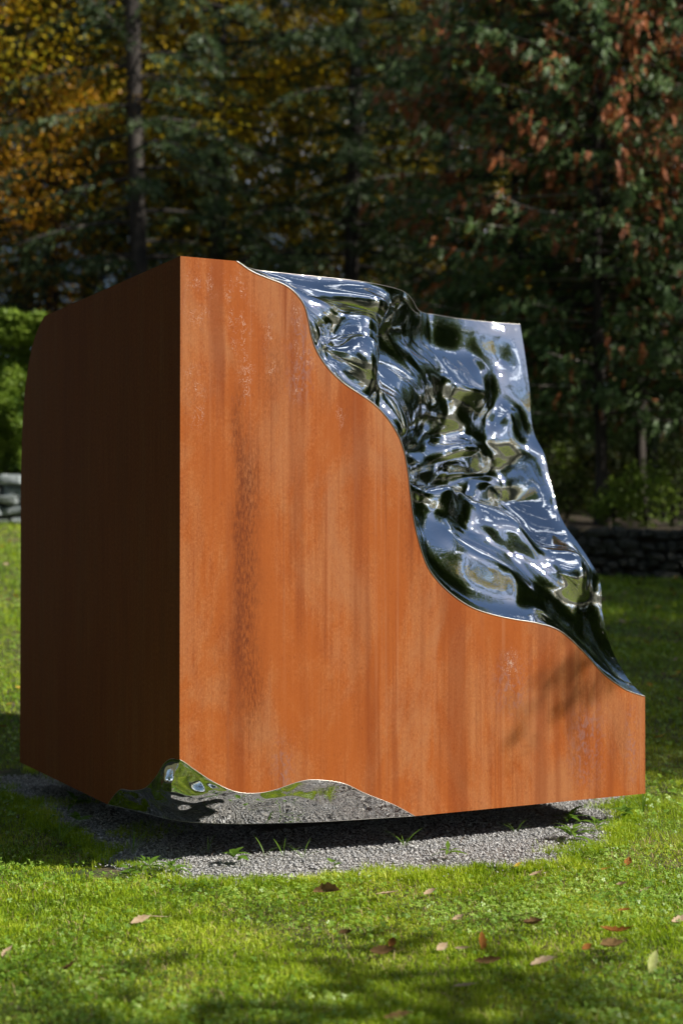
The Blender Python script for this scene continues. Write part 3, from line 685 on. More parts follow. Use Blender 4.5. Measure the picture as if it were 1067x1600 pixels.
FL = [  # px, py, length, width, curl, fold, kind, rz, tilt, lift, label
    (511, 1407, .13, .055, .15, .9, 'brown', -25, 0.15, .035, 'big curled brown leaf lying just in front of the gravel'),
    (220, 1449, .085, .030, .10, .5, 'tan', 30, 0.3, .035, 'pale tan leaf on bright grass in the left foreground'),
    (246, 1443, .10, .008, .0, .2, 'tan', -4, 0.02, .035, 'thin straw-coloured stalk beside the pale tan leaf at left'),
    (597, 1497, .09, .045, .3, .8, 'dark', 5, 0.1, .03, 'dark crumpled leaf in the shaded centre foreground'),
    (612, 1488, .05, .032, .3, .6, 'rust', 60, 0.5, .04, 'small rust leaf touching the dark crumpled leaf'),
    (752, 1489, .075, .035, .1, .6, 'rust', 80, 1.1, .045, 'reddish leaf standing upright on its tip in the grass'),
    (848, 1518, .10, .032, .1, .5, 'tan', 14, 0.2, .035, 'pale beige leaf in the right foreground below the upright red leaf'),
    (833, 1460, .08, .045, .4, .9, 'dark', 15, 0.1, .035, 'dark shrivelled leaf right of centre on lit grass'),
    (962, 1477, .12, .030, .35, .9, 'rust', -2, 0.05, .045, 'long boat-shaped reddish leaf with pale rim at right'),
    (955, 1493, .09, .05, .3, .9, 'brown', 10, 0.1, .03, 'brown crumpled leaf just below the boat-shaped leaf'),
    (916, 1497, .045, .03, .2, .6, 'rust', 30, 0.3, .035, 'small rusty scrap left of the brown crumpled leaf'),
    (1019, 1522, .11, .035, .1, .4, 'green', 55, 0.6, .035, 'yellow-green leaf tilted up near the right edge'),
    (1062, 1457, .08, .04, .3, .5, 'tan', 20, 0.2, .035, 'pale leaf cut off by the right border'),
    (725, 1552, .085, .02, .1, .4, 'tan', 8, 0.1, .03, 'narrow pale leaf low in the shaded foreground'),
    (690, 1493, .055, .03, .2, .5, 'tan', 40, 0.4, .035, 'tan leaf between dark crumpled leaf and upright red leaf'),
    (722, 1495, .065, .02, .1, .5, 'tan', -25, 0.2, .035, 'slim tan leaf leaning toward the upright red leaf'),
    (762, 1513, .10, .03, .2, .9, 'dark', -3, 0.1, .03, 'dark rolled leaf at the foot of the upright red leaf'),
    (603, 1409, .09, .035, .1, .4, 'tan', 6, 0.1, .035, 'orange-tan leaf in the middle lawn right of the big curled leaf'),
    (671, 1407, .06, .03, .2, .4, 'tan', 20, 0.3, .035, 'small peach leaf in the middle lawn below the cube centre'),
    (975, 1441, .055, .022, .2, .5, 'rust', 0, 0.1, .04, 'small dark red leaf above the boat-shaped leaf'),
    (970, 1395, .05, .03, .2, .5, 'tan', -30, 0.3, .035, 'pinkish leaf on bright grass at right'),
    (980, 1361, .06, .035, .3, .6, 'rust', 70, 0.5, .04, 'reddish leaf among weeds at right of the gravel'),
    (943, 1370, .06, .02, .2, .5, 'yellow', -20, 0.2, .035, 'slim orange leaf left of the reddish leaf by the weeds'),
    (836, 1378, .06, .03, .2, .5, 'tan', 10, 0.3, .035, 'pale leaf on bright lawn near the right gravel edge'),
    (808, 1364, .05, .02, .2, .5, 'yellow', 40, 0.3, .035, 'tiny orange leaf at the gravel edge right of centre'),
    (108, 1526, .07, .035, .3, .6, 'dark', 35, 0.4, .035, 'dark leaf in the lower left foreground'),
    (12, 1503, .055, .03, .2, .4, 'tan', 60, 0.5, .035, 'pale leaf at the left border of the foreground'),
    (540, 1468, .06, .035, .3, .6, 'dark', -15, 0.2, .03, 'dark leaf scrap near the centre foreground'),
    (1005, 1405, .05, .02, .2, .5, 'tan', 15, 0.3, .035, 'little cream leaf near the right border'),
    (715, 1448, .05, .025, .2, .5, 'tan', 15, 0.3, .035, 'little tan leaf above the shaded leaves in the middle'),
    (620, 1602, .09, .03, .2, .5, 'brown', 5, 0.1, .03, 'brown leaf at the very bottom of the picture'),
    (850, 1497, .05, .02, .1, .5, 'tan', -50, 0.5, .035, 'slim pale leaf just above the beige leaf'),
]
for k, (px, py, ln, wd, cu_, fo, kd, rz, tl, lift, lab) in enumerate(FL):
    me = dead_leaf('fallen_leaf', ln, wd, cu_, fo, DM[kd], k)
    p = on_z(px, py, 0.0); p = Vector((p.x, p.y, gz(p.x, p.y)+lift))
    o = link('fallen_leaf', me); o.location = p; o.rotation_euler = (rng.normal(0, 0.25)+0.3, -tl, R(rz)); tag(o, lab, 'leaf', 'fallen leaves on the lawn')
# many smaller, alike ones further back and about the lawn
SMB = [dead_leaf('small_fallen_leaf', 0.05, 0.03, 0.3, 0.5, DM[k], 40+i) for i, k in enumerate(('yellow', 'tan', 'rust', 'brown'))]
rd = random.Random(5); cnt = 0
while cnt < 150:
    y = rd.uniform(10.5, 20.5); x = rd.uniform(-0.25, 0.25)*y
    if pad_d(np.array([x]), np.array([y]))[0] < 0.1 or (abs(x) < 0.12*y): continue
    o = bpy.data.objects.new('fallen_leaf', SMB[rd.choice((0, 0, 1, 1, 2, 3))]); COL.objects.link(o)
    o.location = (x, y, gz(x, y)+0.05); s_ = rd.uniform(1.0, 1.9); o.scale = (s_,)*3; o.rotation_euler = (rd.uniform(-.5, .5), rd.uniform(-.5, .5), rd.uniform(0, 6.3))
    tag(o, 'small autumn leaf lying on the lawn behind the cube', 'leaf', 'autumn leaves on the lawn behind the cube'); cnt += 1
# a few fine twigs and stones on the bare soil
MAT_TWIG = simple_mat('twig_bark', [(0.10, 0.06, 0.04), (0.2, 0.13, 0.09)], 40)
for (px, py, ln, rz, lab) in ((330, 1337, .08, 55, 'short reddish twig sticking out of gravel left of the broad weed'), (397, 1341, .06, -10, 'tiny brown twig on gravel right of the broad weed'), (365+534-180, 1318, .05, 60, 'tiny tan twig at the edge of the cube shadow')):
    p = on_z(px, py, 0.02); V, Q = tube([(0, 0, 0), (ln*.5, 0.004, ln*.35), (ln, 0, ln*.6)], [.002, .0016, .001], 5)
    o = link('twig', np_mesh('twig', V, Q), MAT_TWIG, None, p); o.rotation_euler = (0, 0, R(rz)); tag(o, lab, 'twig')

# ------------------------------------------------------------------ stone walls
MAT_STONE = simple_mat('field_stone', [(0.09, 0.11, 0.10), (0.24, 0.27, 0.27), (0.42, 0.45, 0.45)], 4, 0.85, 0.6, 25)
MAT_STONE_SHADED = simple_mat('shaded_stone', [(0.025, 0.03, 0.02), (0.055, 0.055, 0.045), (0.11, 0.11, 0.095)], 6, 0.9, 0.6, 25)  # darkened stone: the shade over the right wall is put into its colour
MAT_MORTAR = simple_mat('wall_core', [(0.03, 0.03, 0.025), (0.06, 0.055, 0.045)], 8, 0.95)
def stone_mesh(seed, mat):
    bm = bmesh.new(); bmesh.ops.create_cube(bm, size=1.0)
    bmesh.ops.bevel(bm, geom=bm.edges[:], offset=0.2, segments=1, affect='EDGES', clamp_overlap=True)
    rd = random.Random(seed)
    for v in bm.verts: v.co += Vector((rd.uniform(-1, 1), rd.uniform(-1, 1), rd.uniform(-1, 1)))*0.10
    me = bpy.data.meshes.new('stone'); bm.to_mesh(me); bm.free(); me.materials.append(mat)
    return me
def stone_wall(x0, x1, h, mat, label, seed):
    xm = (x0+x1)/2; root = empty('stone_wall', (xm, float(y_wall(xm)), gz(xm, float(y_wall(xm))-0.3)), label, 'stone wall')
    b0 = Vector(root.location); SM = [stone_mesh(seed+k, mat) for k in range(5)]; rd = random.Random(seed)
    rows = 5; cnt = 0
    # core behind the stones
    xs_ = np.linspace(x0, x1, 30); V = []; Fq = []
    for k, x in enumerate(xs_):
        yw = float(y_wall(x)); z0 = gz(x, yw-0.3)
        for (dy, z) in ((0.0, z0-0.1), (0.0, z0+h-0.06), (0.28, z0+h-0.06), (0.28, z0-0.1)): V.append((x-b0.x, yw+dy-b0.y, z-b0.z))
    for k in range(len(xs_)-1):
        for q in range(4): a = k*4; Fq.append((a+q, a+4+q, a+4+(q+1) % 4, a+(q+1) % 4))
    Fq += [(0, 1, 2, 3), tuple((len(xs_)-1)*4+q for q in (3, 2, 1, 0))]
    me = bpy.data.meshes.new('core'); me.from_pydata(V, [], Fq); link('core', me, MAT_MORTAR, root)
    for r_ in range(rows):
        x = x0+rd.uniform(0, 0.1)
        while x < x1-0.1:
            w = rd.choice((rd.uniform(0.10, 0.2), rd.uniform(0.2, 0.48))); hh = h/rows*rd.uniform(0.75, 1.25)
            yw = float(y_wall(x+w/2)); z0 = gz(x+w/2, yw-0.3)
            st = bpy.data.objects.new('stone', SM[rd.randrange(5)]); COL.objects.link(st); st.parent = root
            st.location = (x+w/2-b0.x, yw-0.02+rd.uniform(-.03, .03)-b0.y, z0+h/rows*(r_+0.5)-b0.z+rd.uniform(-.025, .025))
            st.scale = (w*0.97, rd.uniform(0.22, 0.32), hh*0.97)
            sl = (float(y_wall(x+w))-float(y_wall(x)))/w; st.rotation_euler = (rd.uniform(-.15, .15), rd.uniform(-.16, .16), math.atan(sl)+rd.uniform(-.06, .06))
            x += w; cnt += 1
    print('stones', cnt)
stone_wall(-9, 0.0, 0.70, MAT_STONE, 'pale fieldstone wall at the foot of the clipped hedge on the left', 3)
stone_wall(0.02, 9.5, 0.66, MAT_STONE_SHADED, 'dark shaded stone wall along the back of the lawn under the cedars on the right', 9)

# ------------------------------------------------------------------ trees
BARK = simple_mat('conifer_bark', [(0.022, 0.017, 0.013), (0.045, 0.036, 0.03), (0.09, 0.075, 0.062)], 3, 0.9, 0.9, 20, sc=(3, 3, 0.6))
BARK_G = simple_mat('grey_bark', [(0.07, 0.065, 0.055), (0.16, 0.15, 0.13)], 3, 0.9, 0.7, 16, sc=(3, 3, 0.6))
M_HEM = leaf_mat('hemlock_needles', [(0.03, 0.055, 0.02), (0.05, 0.085, 0.03), (0.085, 0.13, 0.045), (0.12, 0.17, 0.07)], 0.25, 0.5, 0.5)
M_MAP = leaf_mat('maple_yellow', [(0.42, 0.22, 0.01), (0.60, 0.38, 0.012), (0.72, 0.52, 0.02), (0.56, 0.50, 0.04), (0.24, 0.30, 0.03)], 0.5, 0.5, 0.35)
M_OR = leaf_mat('maple_orange', [(0.42, 0.15, 0.01), (0.60, 0.28, 0.015), (0.70, 0.42, 0.03)], 0.45, 0.5, 0.5)
M_DEC = leaf_mat('green_leaves', [(0.04, 0.075, 0.015), (0.075, 0.12, 0.02), (0.12, 0.17, 0.03)], 0.35, 0.5, 0.5)
M_CED = leaf_mat('cedar_green', [(0.03, 0.06, 0.018), (0.06, 0.11, 0.03), (0.10, 0.17, 0.045), (0.18, 0.26, 0.09)], 0.2, 0.5, 1.0)
M_CEDB = leaf_mat('cedar_brown', [(0.20, 0.055, 0.018), (0.40, 0.12, 0.035), (0.62, 0.28, 0.12)], 0.3, 0.6, 1.2)
M_HEDGE = leaf_mat('hedge_leaves', [(0.08, 0.15, 0.02), (0.18, 0.27, 0.03), (0.32, 0.42, 0.06)], 0.3, 0.5, 1.5)
M_TWIGP = simple_mat('pale_twig', [(0.22, 0.19, 0.16), (0.36, 0.32, 0.28)], 10)

def conifer_mesh(H, Rb, z0, nl, seed, leafL=0.10, leafW=0.028, per=5):
    g = np.random.default_rng(seed); tubes = []; C = []; D = []; W = []
    tx = [(0.12*math.sin(z*0.35+seed), 0.12*math.cos(z*0.28+seed), z) for z in np.linspace(-0.3, H, 16)]
    tr = [0.015+0.15*(H/15)*(1-k/15)**0.8+(0.07 if k == 0 else 0) for k in range(16)]
    trunk = tube(tx, tr, 10)
    for k in range(nl):
        f = (k+g.random())/nl; z = z0+(H-z0)*f**0.95; a = k*2.4+g.normal(0, 0.4)
        ln = Rb*(1-f)**0.75*g.uniform(0.65, 1.15)+0.25; slope = g.uniform(0.0, 0.35)-0.15*(1-f); dr = g.uniform(0.10, 0.22)
        t = np.linspace(0, 1, 7); r = ln*t
        P = np.stack([np.cos(a)*r, np.sin(a)*r, z+slope*r-dr*r*r/ max(ln, .5)*1.2], -1)
        P[:, 0] += 0.12*math.sin(z*0.35+seed); P[:, 1] += 0.12*math.cos(z*0.28+seed)
        tubes.append(tube(P, 0.006+0.018*(1-t)*ln/2, 4))
        m = int(ln/0.10); tt = g.uniform(0.12, 1, m*2)
        base = np.stack([np.interp(tt, t, P[:, i]) for i in range(3)], -1)
        side = np.where(g.random(m*2) < .5, 1, -1); ta = a+side*g.uniform(0.5, 1.2, m*2)
        tl = (0.18+0.42*(1-tt))*g.uniform(0.6, 1.2, m*2)*min(1, ln)
        td = unit(np.stack([np.cos(ta), np.sin(ta), g.uniform(-0.55, 0.05, m*2)], -1))
        for q in range(per+2):
            s_ = (q+g.random(m*2))/(per+2)
            c = base+td*(tl*s_)[:, None]; c[:, 2] -= 0.25*tl*s_*s_
            C.append(c); d = td+g.normal(0, 0.45, (m*2, 3)); d[:, 2] -= 0.15; D.append(d)
    C = np.concatenate(C); D = np.concatenate(D)
    V = leaves(C, D, g.uniform(0.7, 1.4, len(C))*leafL, g.uniform(0.7, 1.3, len(C))*leafW)
    return np_mesh('trunk', *trunk, True), np_mesh('branches', *merge(tubes)), np_mesh('crown', *V)
def broad_mesh(H, Rc, z0, seed, ncl=200, per=110, leaf=0.095, sq=1.0):
    g = np.random.default_rng(seed); tubes = []
    ht = H*0.8; tx = [(0.25*math.sin(z*0.4+seed), 0.2*math.cos(z*0.5+seed), z) for z in np.linspace(-0.3, ht, 12)]
    trunk = tube(tx, [0.03+0.17*(H/12)*(1-k/11)**0.8+(0.06 if k == 0 else 0) for k in range(12)], 10)
    cl = unit(g.normal(size=(ncl, 3)))*(g.random(ncl)[:, None]**0.4); zc = (H+z0)/2; hz = (H-z0)/2
    cl = cl*np.array([Rc, Rc, hz]) + np.array([0, 0, zc])
    for c in cl[::3]:
        zz = max(z0*0.8, c[2]-np.hypot(c[0], c[1])*0.8); zz = min(zz, ht*0.95)
        st = np.array([0.25*math.sin(zz*0.4+seed), 0.2*math.cos(zz*0.5+seed), zz]); md = st*0.5+c*0.5+g.normal(0, 0.15, 3); md[2] -= 0.1
        tubes.append(tube([st, md, c], [0.035, 0.02, 0.006], 4))
    idx = np.repeat(np.arange(ncl), per); C = cl[idx]+g.normal(0, 1, (ncl*per, 3))*np.array([0.42, 0.42, 0.25])*sq
    D = g.normal(size=C.shape); D[:, 2] -= 0.5
    V = leaves(C, D, g.uniform(0.6, 1.3, len(C))*leaf, g.uniform(0.6, 1.2, len(C))*leaf*0.75)
    return np_mesh('trunk', *trunk, True), np_mesh('branches', *merge(tubes)), np_mesh('crown', *V)
def place_tree(name, meshes, mats, x, y, s, rz, label, cat='tree', group=None, zs=1.0, sink=0.0):
    z = gz(x, y)-sink
    t = empty(name, (x, y, z), label, cat, group, rz); t.scale = (s, s, s*zs)
    for nm, me, mt in zip(('trunk', 'branches', 'crown'), meshes, mats):
        o_ = link(nm, me, mt, t)
        if nm != 'trunk': o_['kind'] = 'stuff'
    return t
def at(px, Y): return (px-533.5)/F*Y
HEM = [conifer_mesh(15, 3.0, 1.6, 150, 1), conifer_mesh(16, 2.7, 2.2, 140, 2), conifer_mesh(14, 3.3, 1.2, 150, 3)]
HM = (BARK, BARK, M_HEM)
MAP = [broad_mesh(14, 3.8, 2.0, 5, 190, 150, 0.078), broad_mesh(12, 3.4, 1.5, 6, 190, 150, 0.078)]
def T3(ms, mats):  # material-bound copies of mesh data
    r = []
    for me, mt in zip(ms, mats):
        c = me.copy(); c.materials.clear(); c.materials.append(mt); r.append(c)
    return r
HEMm = [T3(h, HM) for h in HEM]; MAPy = [T3(h, (BARK_G, BARK_G, M_MAP)) for h in MAP]; MAPo = [T3(h, (BARK_G, BARK_G, M_OR)) for h in MAP]
DECm = [T3(h, (BARK_G, BARK_G, M_DEC)) for h in MAP]
SHD = T3(broad_mesh(9.5, 2.9, 1.0, 31, 330, 70, 0.15, 1.15), (BARK_G, BARK_G, M_DEC))
def pt(ms, *a, **k): return place_tree(a[0], ms, (None,)*3, *a[1:], **k)
# conifers seen behind the sculpture
for k, (px, Y, s, v, lab) in enumerate((
        (215, 27.0, 1.05, 1, 'dark hemlock whose straight trunk rises behind the left half of the cube'),
        (333, 28.5, 1.15, 0, 'hemlock with the thickest grey-lit trunk, above the near corner of the cube'),
        (545, 28.0, 1.0, 1, 'dark hemlock whose slim trunk stands above the middle of the mirror top'),
        (605, 30.0, 1.0, 2, 'thin-trunked hemlock just right of the slim dark one'),
        (90, 28.5, 0.95, 2, 'drooping hemlock above the clipped hedge on the left'),
        (700, 27.5, 1.0, 0, 'hemlock half hidden behind the left side of the brown-tipped cedar'),
        (-40, 29.0, 1.1, 1, 'hemlock cut off by the left border behind the hedge'),
        (290, 33.0, 0.9, 1, 'slim hemlock far back between the two big trunks on the left'),
        (860, 30.0, 1.1, 2, 'hemlock standing in the dark behind the big cedar'),
        (1010, 29.0, 1.1, 1, 'hemlock in the dark gap near the right border'),
        (1180, 30.0, 1.1, 0, 'hemlock beyond the right border behind the cedars'))):
    pt(HEMm[v], 'hemlock_tree', at(px, Y), Y, s, k*1.3, lab, group='hemlocks behind the lawn', zs=1.4 if px < 650 else 1.0)
# autumn maples behind
for k, (px, Y, s, v, lab) in enumerate((
        (40, 29.8, 1.1, 0, 'golden maple at the upper left behind the hemlocks'), (150, 31, 1.15, 1, 'yellow maple seen between the left border and the first dark trunk'),
        (275, 31.0, 1.15, 0, 'yellow maple glowing between the two big hemlock trunks'), (440, 32, 1.1, 1, 'yellow maple behind the centre left hemlocks'),
        (575, 32, 1.15, 0, 'yellow maple behind the slim dark trunks in the centre'), (665, 32, 1.1, 1, 'yellow maple showing left of the cedar'),
        (820, 38, 1.2, 0, 'yellow maple hidden deep behind the big cedar'), (1000, 38, 1.2, 1, 'yellow maple deep behind the right cedars'))):
    pt(MAPy[v], 'maple_tree', at(px, Y), Y, s, k*1.9+0.4, lab, group='yellow maples behind the hemlocks')
pt(MAPo[1], 'maple_tree', at(-60, 28.5), 28.5, 0.95, 2.0, 'orange-gold maple at the top left corner')
for k, (px, Y, s, v) in enumerate(((-60, 42, 1.3, 0), (200, 45, 1.3, 1), (380, 46, 1.35, 0), (520, 44, 1.3, 1), (700, 46, 1.35, 0), (900, 45, 1.3, 1), (1100, 45, 1.3, 0), (1300, 42, 1.3, 1))):
    pt(DECm[v], 'forest_tree', at(px, Y), Y, s, k*1.1, 'green woodland tree in the far depth of the wood', group='green trees deep in the wood')

# cedars on the right
def cedar_mesh(H, Rc, z0, seed, nl=420):
    g = np.random.default_rng(seed); tubes = []; C = []; D = []; RO = []; LN = []; br = []; tw = []
    tx = [(0.10*math.sin(z*0.5+seed)+z*0.022, 0.10*math.cos(z*0.4+seed), z) for z in np.linspace(-0.3, H, 14)]
    trunk = tube(tx, [0.012+0.085*(1-k/13)**0.9+(0.05 if k == 0 else 0) for k in range(14)], 10)
    for k in range(nl):
        f = (k+g.random())/nl; z = z0+(H-z0)*f; a = g.uniform(0, 6.283)
        ln = Rc*min(1, (1-f)*2.2)**0.7*(0.55+0.45*min(1, f*5))*g.uniform(0.5, 1.1)+0.15
        t = np.linspace(0, 1, 6); r = ln*t
        P = np.stack([np.cos(a)*r+0.022*z, np.sin(a)*r, z+0.05*r-0.16*r*r/ln+0.12*ln*t**3], -1)
        (tubes if g.random() > 0.12 else tw).append(tube(P, 0.004+0.014*(1-t), 4))
        ns_ = int(6+ln*13)
        tt = g.uniform(0.2, 1.0, ns_)**0.8; base = np.stack([np.interp(tt, t, P[:, i]) for i in range(3)], -1)+g.normal(0, 0.07, (ns_, 3))
        brown = (g.random(ns_) < 0.55*(g.random() < 0.5)*(0.25 if z < 4.3 else 1.0))
        for j in range(ns_):
            # one spray: a flat fan of small scale leaves hanging down and outwards
            ax = unit(np.array([np.cos(a)*0.7+g.normal(0, .5), np.sin(a)*0.7+g.normal(0, .5), -0.75 if not brown[j] else -1.6+g.normal(0, .2)])[None])[0]
            nr = unit(np.cross(ax, g.normal(size=3))[None])[0]; sd2 = np.cross(ax, nr)
            L_ = g.uniform(0.12, 0.24)
            for q in range(9):
                s_ = q/9; sg = 1 if q % 2 else -1
                C.append(base[j]+ax*L_*s_); D.append(ax*1.0+sd2*sg*g.uniform(0.5, 0.9)); RO.append(nr+g.normal(0, .3, 3)); LN.append(L_*0.42*(1-0.5*s_)); br.append(brown[j])
    C = np.array(C); D = np.array(D); RO = np.array(RO); LN = np.array(LN); br = np.array(br)
    V1 = leaves(C[~br], D[~br], LN[~br], LN[~br]*0.42, RO[~br]); V2 = leaves(C[br], D[br], LN[br]*1.0, LN[br]*0.5, RO[br])
    mk = [np_mesh('trunk', *trunk, True), np_mesh('branches', *merge(tubes)), np_mesh('crown', *V1), np_mesh('dead_foliage', *V2), np_mesh('bare_twigs', *merge(tw))]
    for me, mt in zip(mk, (BARK, BARK, M_CED, M_CEDB, M_TWIGP)): me.materials.append(mt)
    print('cedar leaves', len(C))
    return mk
CED = [cedar_mesh(12.5, 2.5, 1.5, 21), cedar_mesh(11.5, 2.4, 1.3, 22, 380)]
def cedar(v, x, y, s, rz, label, group='cedars on the terrace'):
    t = empty('cedar_tree', (x, y, gz(x, y)), label, 'tree', group, rz); t.scale = (s,)*3
    for nm, me in zip(('trunk', 'branches', 'crown', 'dead_foliage', 'bare_twigs'), CED[v]):
        o_ = link(nm, me, None, t)
        if nm != 'trunk': o_['kind'] = 'stuff'
    return t
cedar(0, at(930, 21.6), 21.6, 1.0, 0.0, 'big cedar with orange-brown dying tips, its thin trunk rising above the dark wall')
cedar(1, at(1105, 21.3), 21.3, 1.02, 1.4, 'cedar at the right border with its trunk cut off by the frame')
cedar(1, at(812, 23.2), 23.2, 0.95, 3.0, 'cedar set back to the left of the big brown-tipped one')
cedar(0, at(1010, 24.2), 24.2, 1.0, 4.2, 'dark cedar standing between and behind the two front cedars')
# shade trees outside the frame to the right, in front and behind (they shade the lawn and show in the mirror)
SH = 'tall tree outside the right border that shades the lawn'
for k, (x, y, s, kind) in enumerate(((8.2, 18.5, 0.6, 'h0'), (9.0, 12.3, 0.85, 's0'), (8.9, 17.2, 0.66, 's0'), (13, 11.1, 1.08, 's0'), (9.5, 21.5, 0.52, 'h2'), (12.2, 17.0, 0.6, 'd0'), (9.2, 10.6, 0.85, 's0'), (14, 13, 1.0, 'd1'), (12.5, 25, 0.9, 'h1'), (24, 20, 1.1, 'y0'),
                                     (8.0, -0.05, 1.12, 's0'), (15.5, -1.5, 0.95, 'd1'), (20, 2.2, 0.72, 'y1'), (11, -5, 1.2, 'h2'), (7, -8, 1.1, 'h0'), (15, -7, 1.1, 'h1'), (19, -5, 1.1, 'h0'), (14, 26.5, 0.8, 'h0'), (18, 25.5, 0.9, 'h2'), (22, 24, 1.2, 'h1'), (27, 22, 1.3, 'h0'), (31, 17, 1.3, 'h2'), (32, 12, 1.2, 'h0'), (32, 7, 1.2, 'h1'), (32, 2, 1.2, 'h2'), (30, -3, 1.3, 'h0'), (25, -7, 1.1, 'h2'), (22, 9, 0.8, 'y0'), (25, 14, 1.0, 'h1'))):
    ms = {'h': HEMm, 'd': DECm, 'y': MAPy, 's': [SHD]}[kind[0]][int(kind[1])]
    pt(ms, {'h': 'hemlock_tree', 'd': 'shade_tree', 's': 'beech_tree', 'y': 'maple_tree'}[kind[0]], x, y, s, k*0.9, SH, group='trees outside the right border')
for k, (x, y, s, kind) in enumerate(((-7.5, 5, 1.5, 'h1'), (-8.2, 10, 1.4, 'h2'), (-6.5, 0.5, 1.5, 'h0'), (-9, 14.5, 1.3, 'd0'), (-10, 2.5, 1.6, 'h2'), (-6.3, -4, 1.4, 's0'), (-9, 7.5, 1.5, 's0'), (-14, 1, 1.0, 'd1'), (-9, -8, 1.0, 'h0'), (-3, -12, 1.0, 'y0'), (4, -13, 1.1, 'h1'), (-13, 23, 1.1, 'h0'), (-17, 8, 1.2, 'h0'), (-10, 27, 1.1, 'h2'))):
    ms = {'h': HEMm, 'd': DECm, 'y': MAPy, 's': [SHD]}[kind[0]][int(kind[1])]
    pt(ms, {'h': 'hemlock_tree', 'd': 'shade_tree', 's': 'beech_tree', 'y': 'maple_tree'}[kind[0]], x, y, s, k*0.7, 'tall tree outside the left border or behind the viewer', group='trees outside the left border')

# hedge on the left, behind the pale wall
def hedge(x0, x1, y0, depth, h, label):
    xc = (x0+x1)/2; z0 = gz(xc, y0+0.3); root = empty('hedge', (xc, y0, z0), label, 'hedge')
    n = 60000; x = rng.uniform(x0, x1, n)-xc; face = rng.random(n)
    y = np.where(face < 0.65, rng.exponential(0.10, n), rng.uniform(0, depth, n)); z = np.where(face < 0.65, rng.uniform(0.0, h, n), h-rng.exponential(0.10, n))
    C = np.stack([x, y, z], -1)
    bump = np.array([mnoise.noise(Vector((a*1.6, b_*1.6, c*1.6))) + 0.6*mnoise.noise(Vector((a*4, b_*4, c*4))) for a, b_, c in C])
    C[:, 1] += bump*0.42; C[:, 2] += np.where(z > h-0.5, bump*0.2, 0)+(z-h)*0.0
    D = rng.normal(0, 0.8, (n, 3)); D[:, 1] -= 0.35; D[:, 2] += 0.35
    link('crown', np_mesh('hedge_crown', *leaves(C, D, rng.uniform(0.06, 0.12, n), rng.uniform(0.03, 0.05, n))), M_HEDGE, root)
    st = []
    for k in range(int((x1-x0)/0.6)):
        xx = x0+0.3+k*0.6-xc; st.append(tube([(xx, depth/2, -0.2), (xx+.05, depth/2, h*.5), (xx-.05, depth/2, h*.9)], [.05, .035, .01], 6))
    link('stems', np_mesh('hedge_stems', *merge(st)), BARK, root)
hedge(-8.0, -3.85, 20.75, 1.2, 2.2, 'sunlit clipped green hedge above the pale stone wall on the left')

# understory shrubs and weeds on the terrace at right
def shrub(px, Y, h, r, n, mat, label, base_z=None):
    x = at(px, Y); g = rng; root = empty('shrub', (x, Y, gz(x, Y)), label, 'shrub')
    d = unit(g.normal(size=(n, 3)))*(g.random((n, 1))**0.45)*np.array([r, r*0.8, h/2])+np.array([0, 0, h/2])
    d += np.array([mnoise.noise_vector(Vector(q)*3) for q in d])*0.18
    link('foliage', np_mesh('foliage', *leaves(d, g.normal(size=(n, 3))+np.array([0, 0, .3]), g.uniform(.05, .10, n), g.uniform(.025, .045, n))), mat, root)
    st = [tube([(0, 0, -.05), (g.uniform(-.5, .5)*r*.4, g.uniform(-.3, .3)*r, h*.4), (g.uniform(-.8, .8)*r, g.uniform(-.5, .5)*r, h*.85)], [.014, .01, .004], 5) for _ in range(7)]
    link('stems', np_mesh('stems', *merge(st)), BARK, root)
shrub(852, 25.5, 2.6, 0.6, 1500, M_HEDGE, 'bright green sapling glimpsed right of the mirror, under the cedars')
shrub(960, 21.0, 0.6, 0.35, 700, M_HEDGE, 'low green weeds on the terrace right of the thin cedar trunk')
shrub(1010, 20.9, 0.9, 0.4, 900, M_HEDGE, 'taller green weeds on the terrace near the right border')
shrub(1050, 21.8, 1.3, 0.5, 900, M_DEC, 'dark shrub on the terrace at the right border')
shrub(885, 23.5, 0.8, 0.5, 700, M_DEC, 'dark low shrub left of the thin cedar trunk')

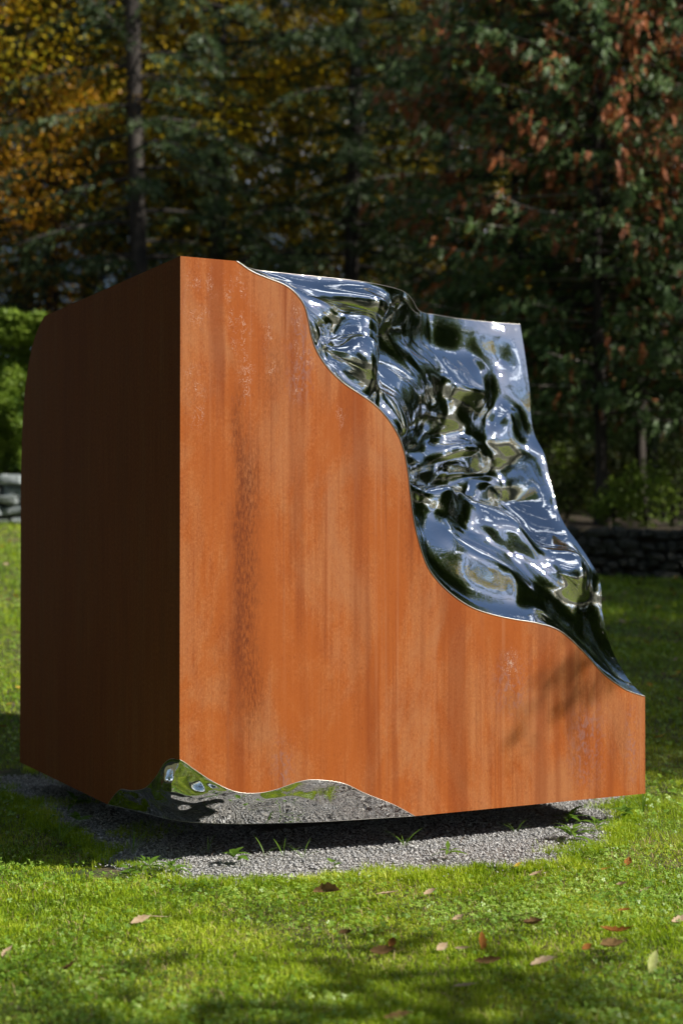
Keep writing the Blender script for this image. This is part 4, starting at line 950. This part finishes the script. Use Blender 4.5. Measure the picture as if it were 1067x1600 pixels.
# low undergrowth closing the wood behind the terrace
n = 90000; x = rng.uniform(-14, 18, n); y = rng.uniform(31, 36, n)
hh = 2.2+1.0*np.array([mnoise.noise(Vector((a*0.5, b*0.6, 2.0))) for a, b in zip(x, y)])*2
C = np.stack([x, y, ground_z(x, y)+rng.random(n)*hh], -1)
M_UND = leaf_mat('undergrowth_leaves', [(0.02, 0.035, 0.01), (0.05, 0.08, 0.015), (0.16, 0.15, 0.03)], 0.3, 0.6, 0.6)
tag(link('undergrowth', np_mesh('undergrowth', *leaves(C, rng.normal(size=(n, 3)), rng.uniform(.10, .2, n), rng.uniform(.06, .11, n))), M_UND), 'dark undergrowth between the trunks at the back of the wood', 'undergrowth', kind='stuff')
# long limb of a shade tree reaching into the sun's path: it throws the soft shadow on the front plate
Pt = fr(893, 1052); tip = Pt + S*9.0
tree = [o for o in scene.objects if o.name.startswith('beech_tree') and abs(o.location.x-9.2) < .01 and abs(o.location.y-10.6) < .01][0]
inv = Matrix.Translation(tree.location) @ Matrix.Rotation(tree.rotation_euler.z, 4, 'Z') @ Matrix.Diagonal((*tree.scale, 1)); inv = inv.inverted()
wp = [Vector((9.2, 10.6, 6.2)), Vector((9.0, 8.9, 6.6)), Vector((8.7, 7.6, tip.z+0.5)), tip+Vector((0.15, 0.2, 0.12)), tip]
link('limb', np_mesh('limb', *tube([inv @ q for q in wp], [.06, .04, .03, .02, .008], 6), True), BARK, tree)
n = 260; t = rng.uniform(0, 1, n)
C = np.stack([np.array(tip)]*n)+rng.normal(0, 1, (n, 3))*np.array([0.13, 0.16, 0.09]) + np.outer(t, np.array((0.25, 0.2, 0.15)))
C = np.array([inv @ Vector(q) for q in C])
link('limb_leaves', np_mesh('limb_leaves', *leaves(C, rng.normal(size=(n, 3)), rng.uniform(.05, .1, n), rng.uniform(.03, .05, n))), M_DEC, tree)

V, Q = tube([cu(0.002, 0.002, z)-ORG for z in np.linspace(cA2[0][2]+0.002, ZT-0.001, 12)], [0.0035]*12, 8)
link('edge_highlight_bead', np_mesh('edge_highlight_bead', V, Q, True, uv=np.stack([V[:, 0]*0, V[:, 2]], -1)), M_FRONT, sculpt)  # added bead that rounds the near edge so it catches a highlight
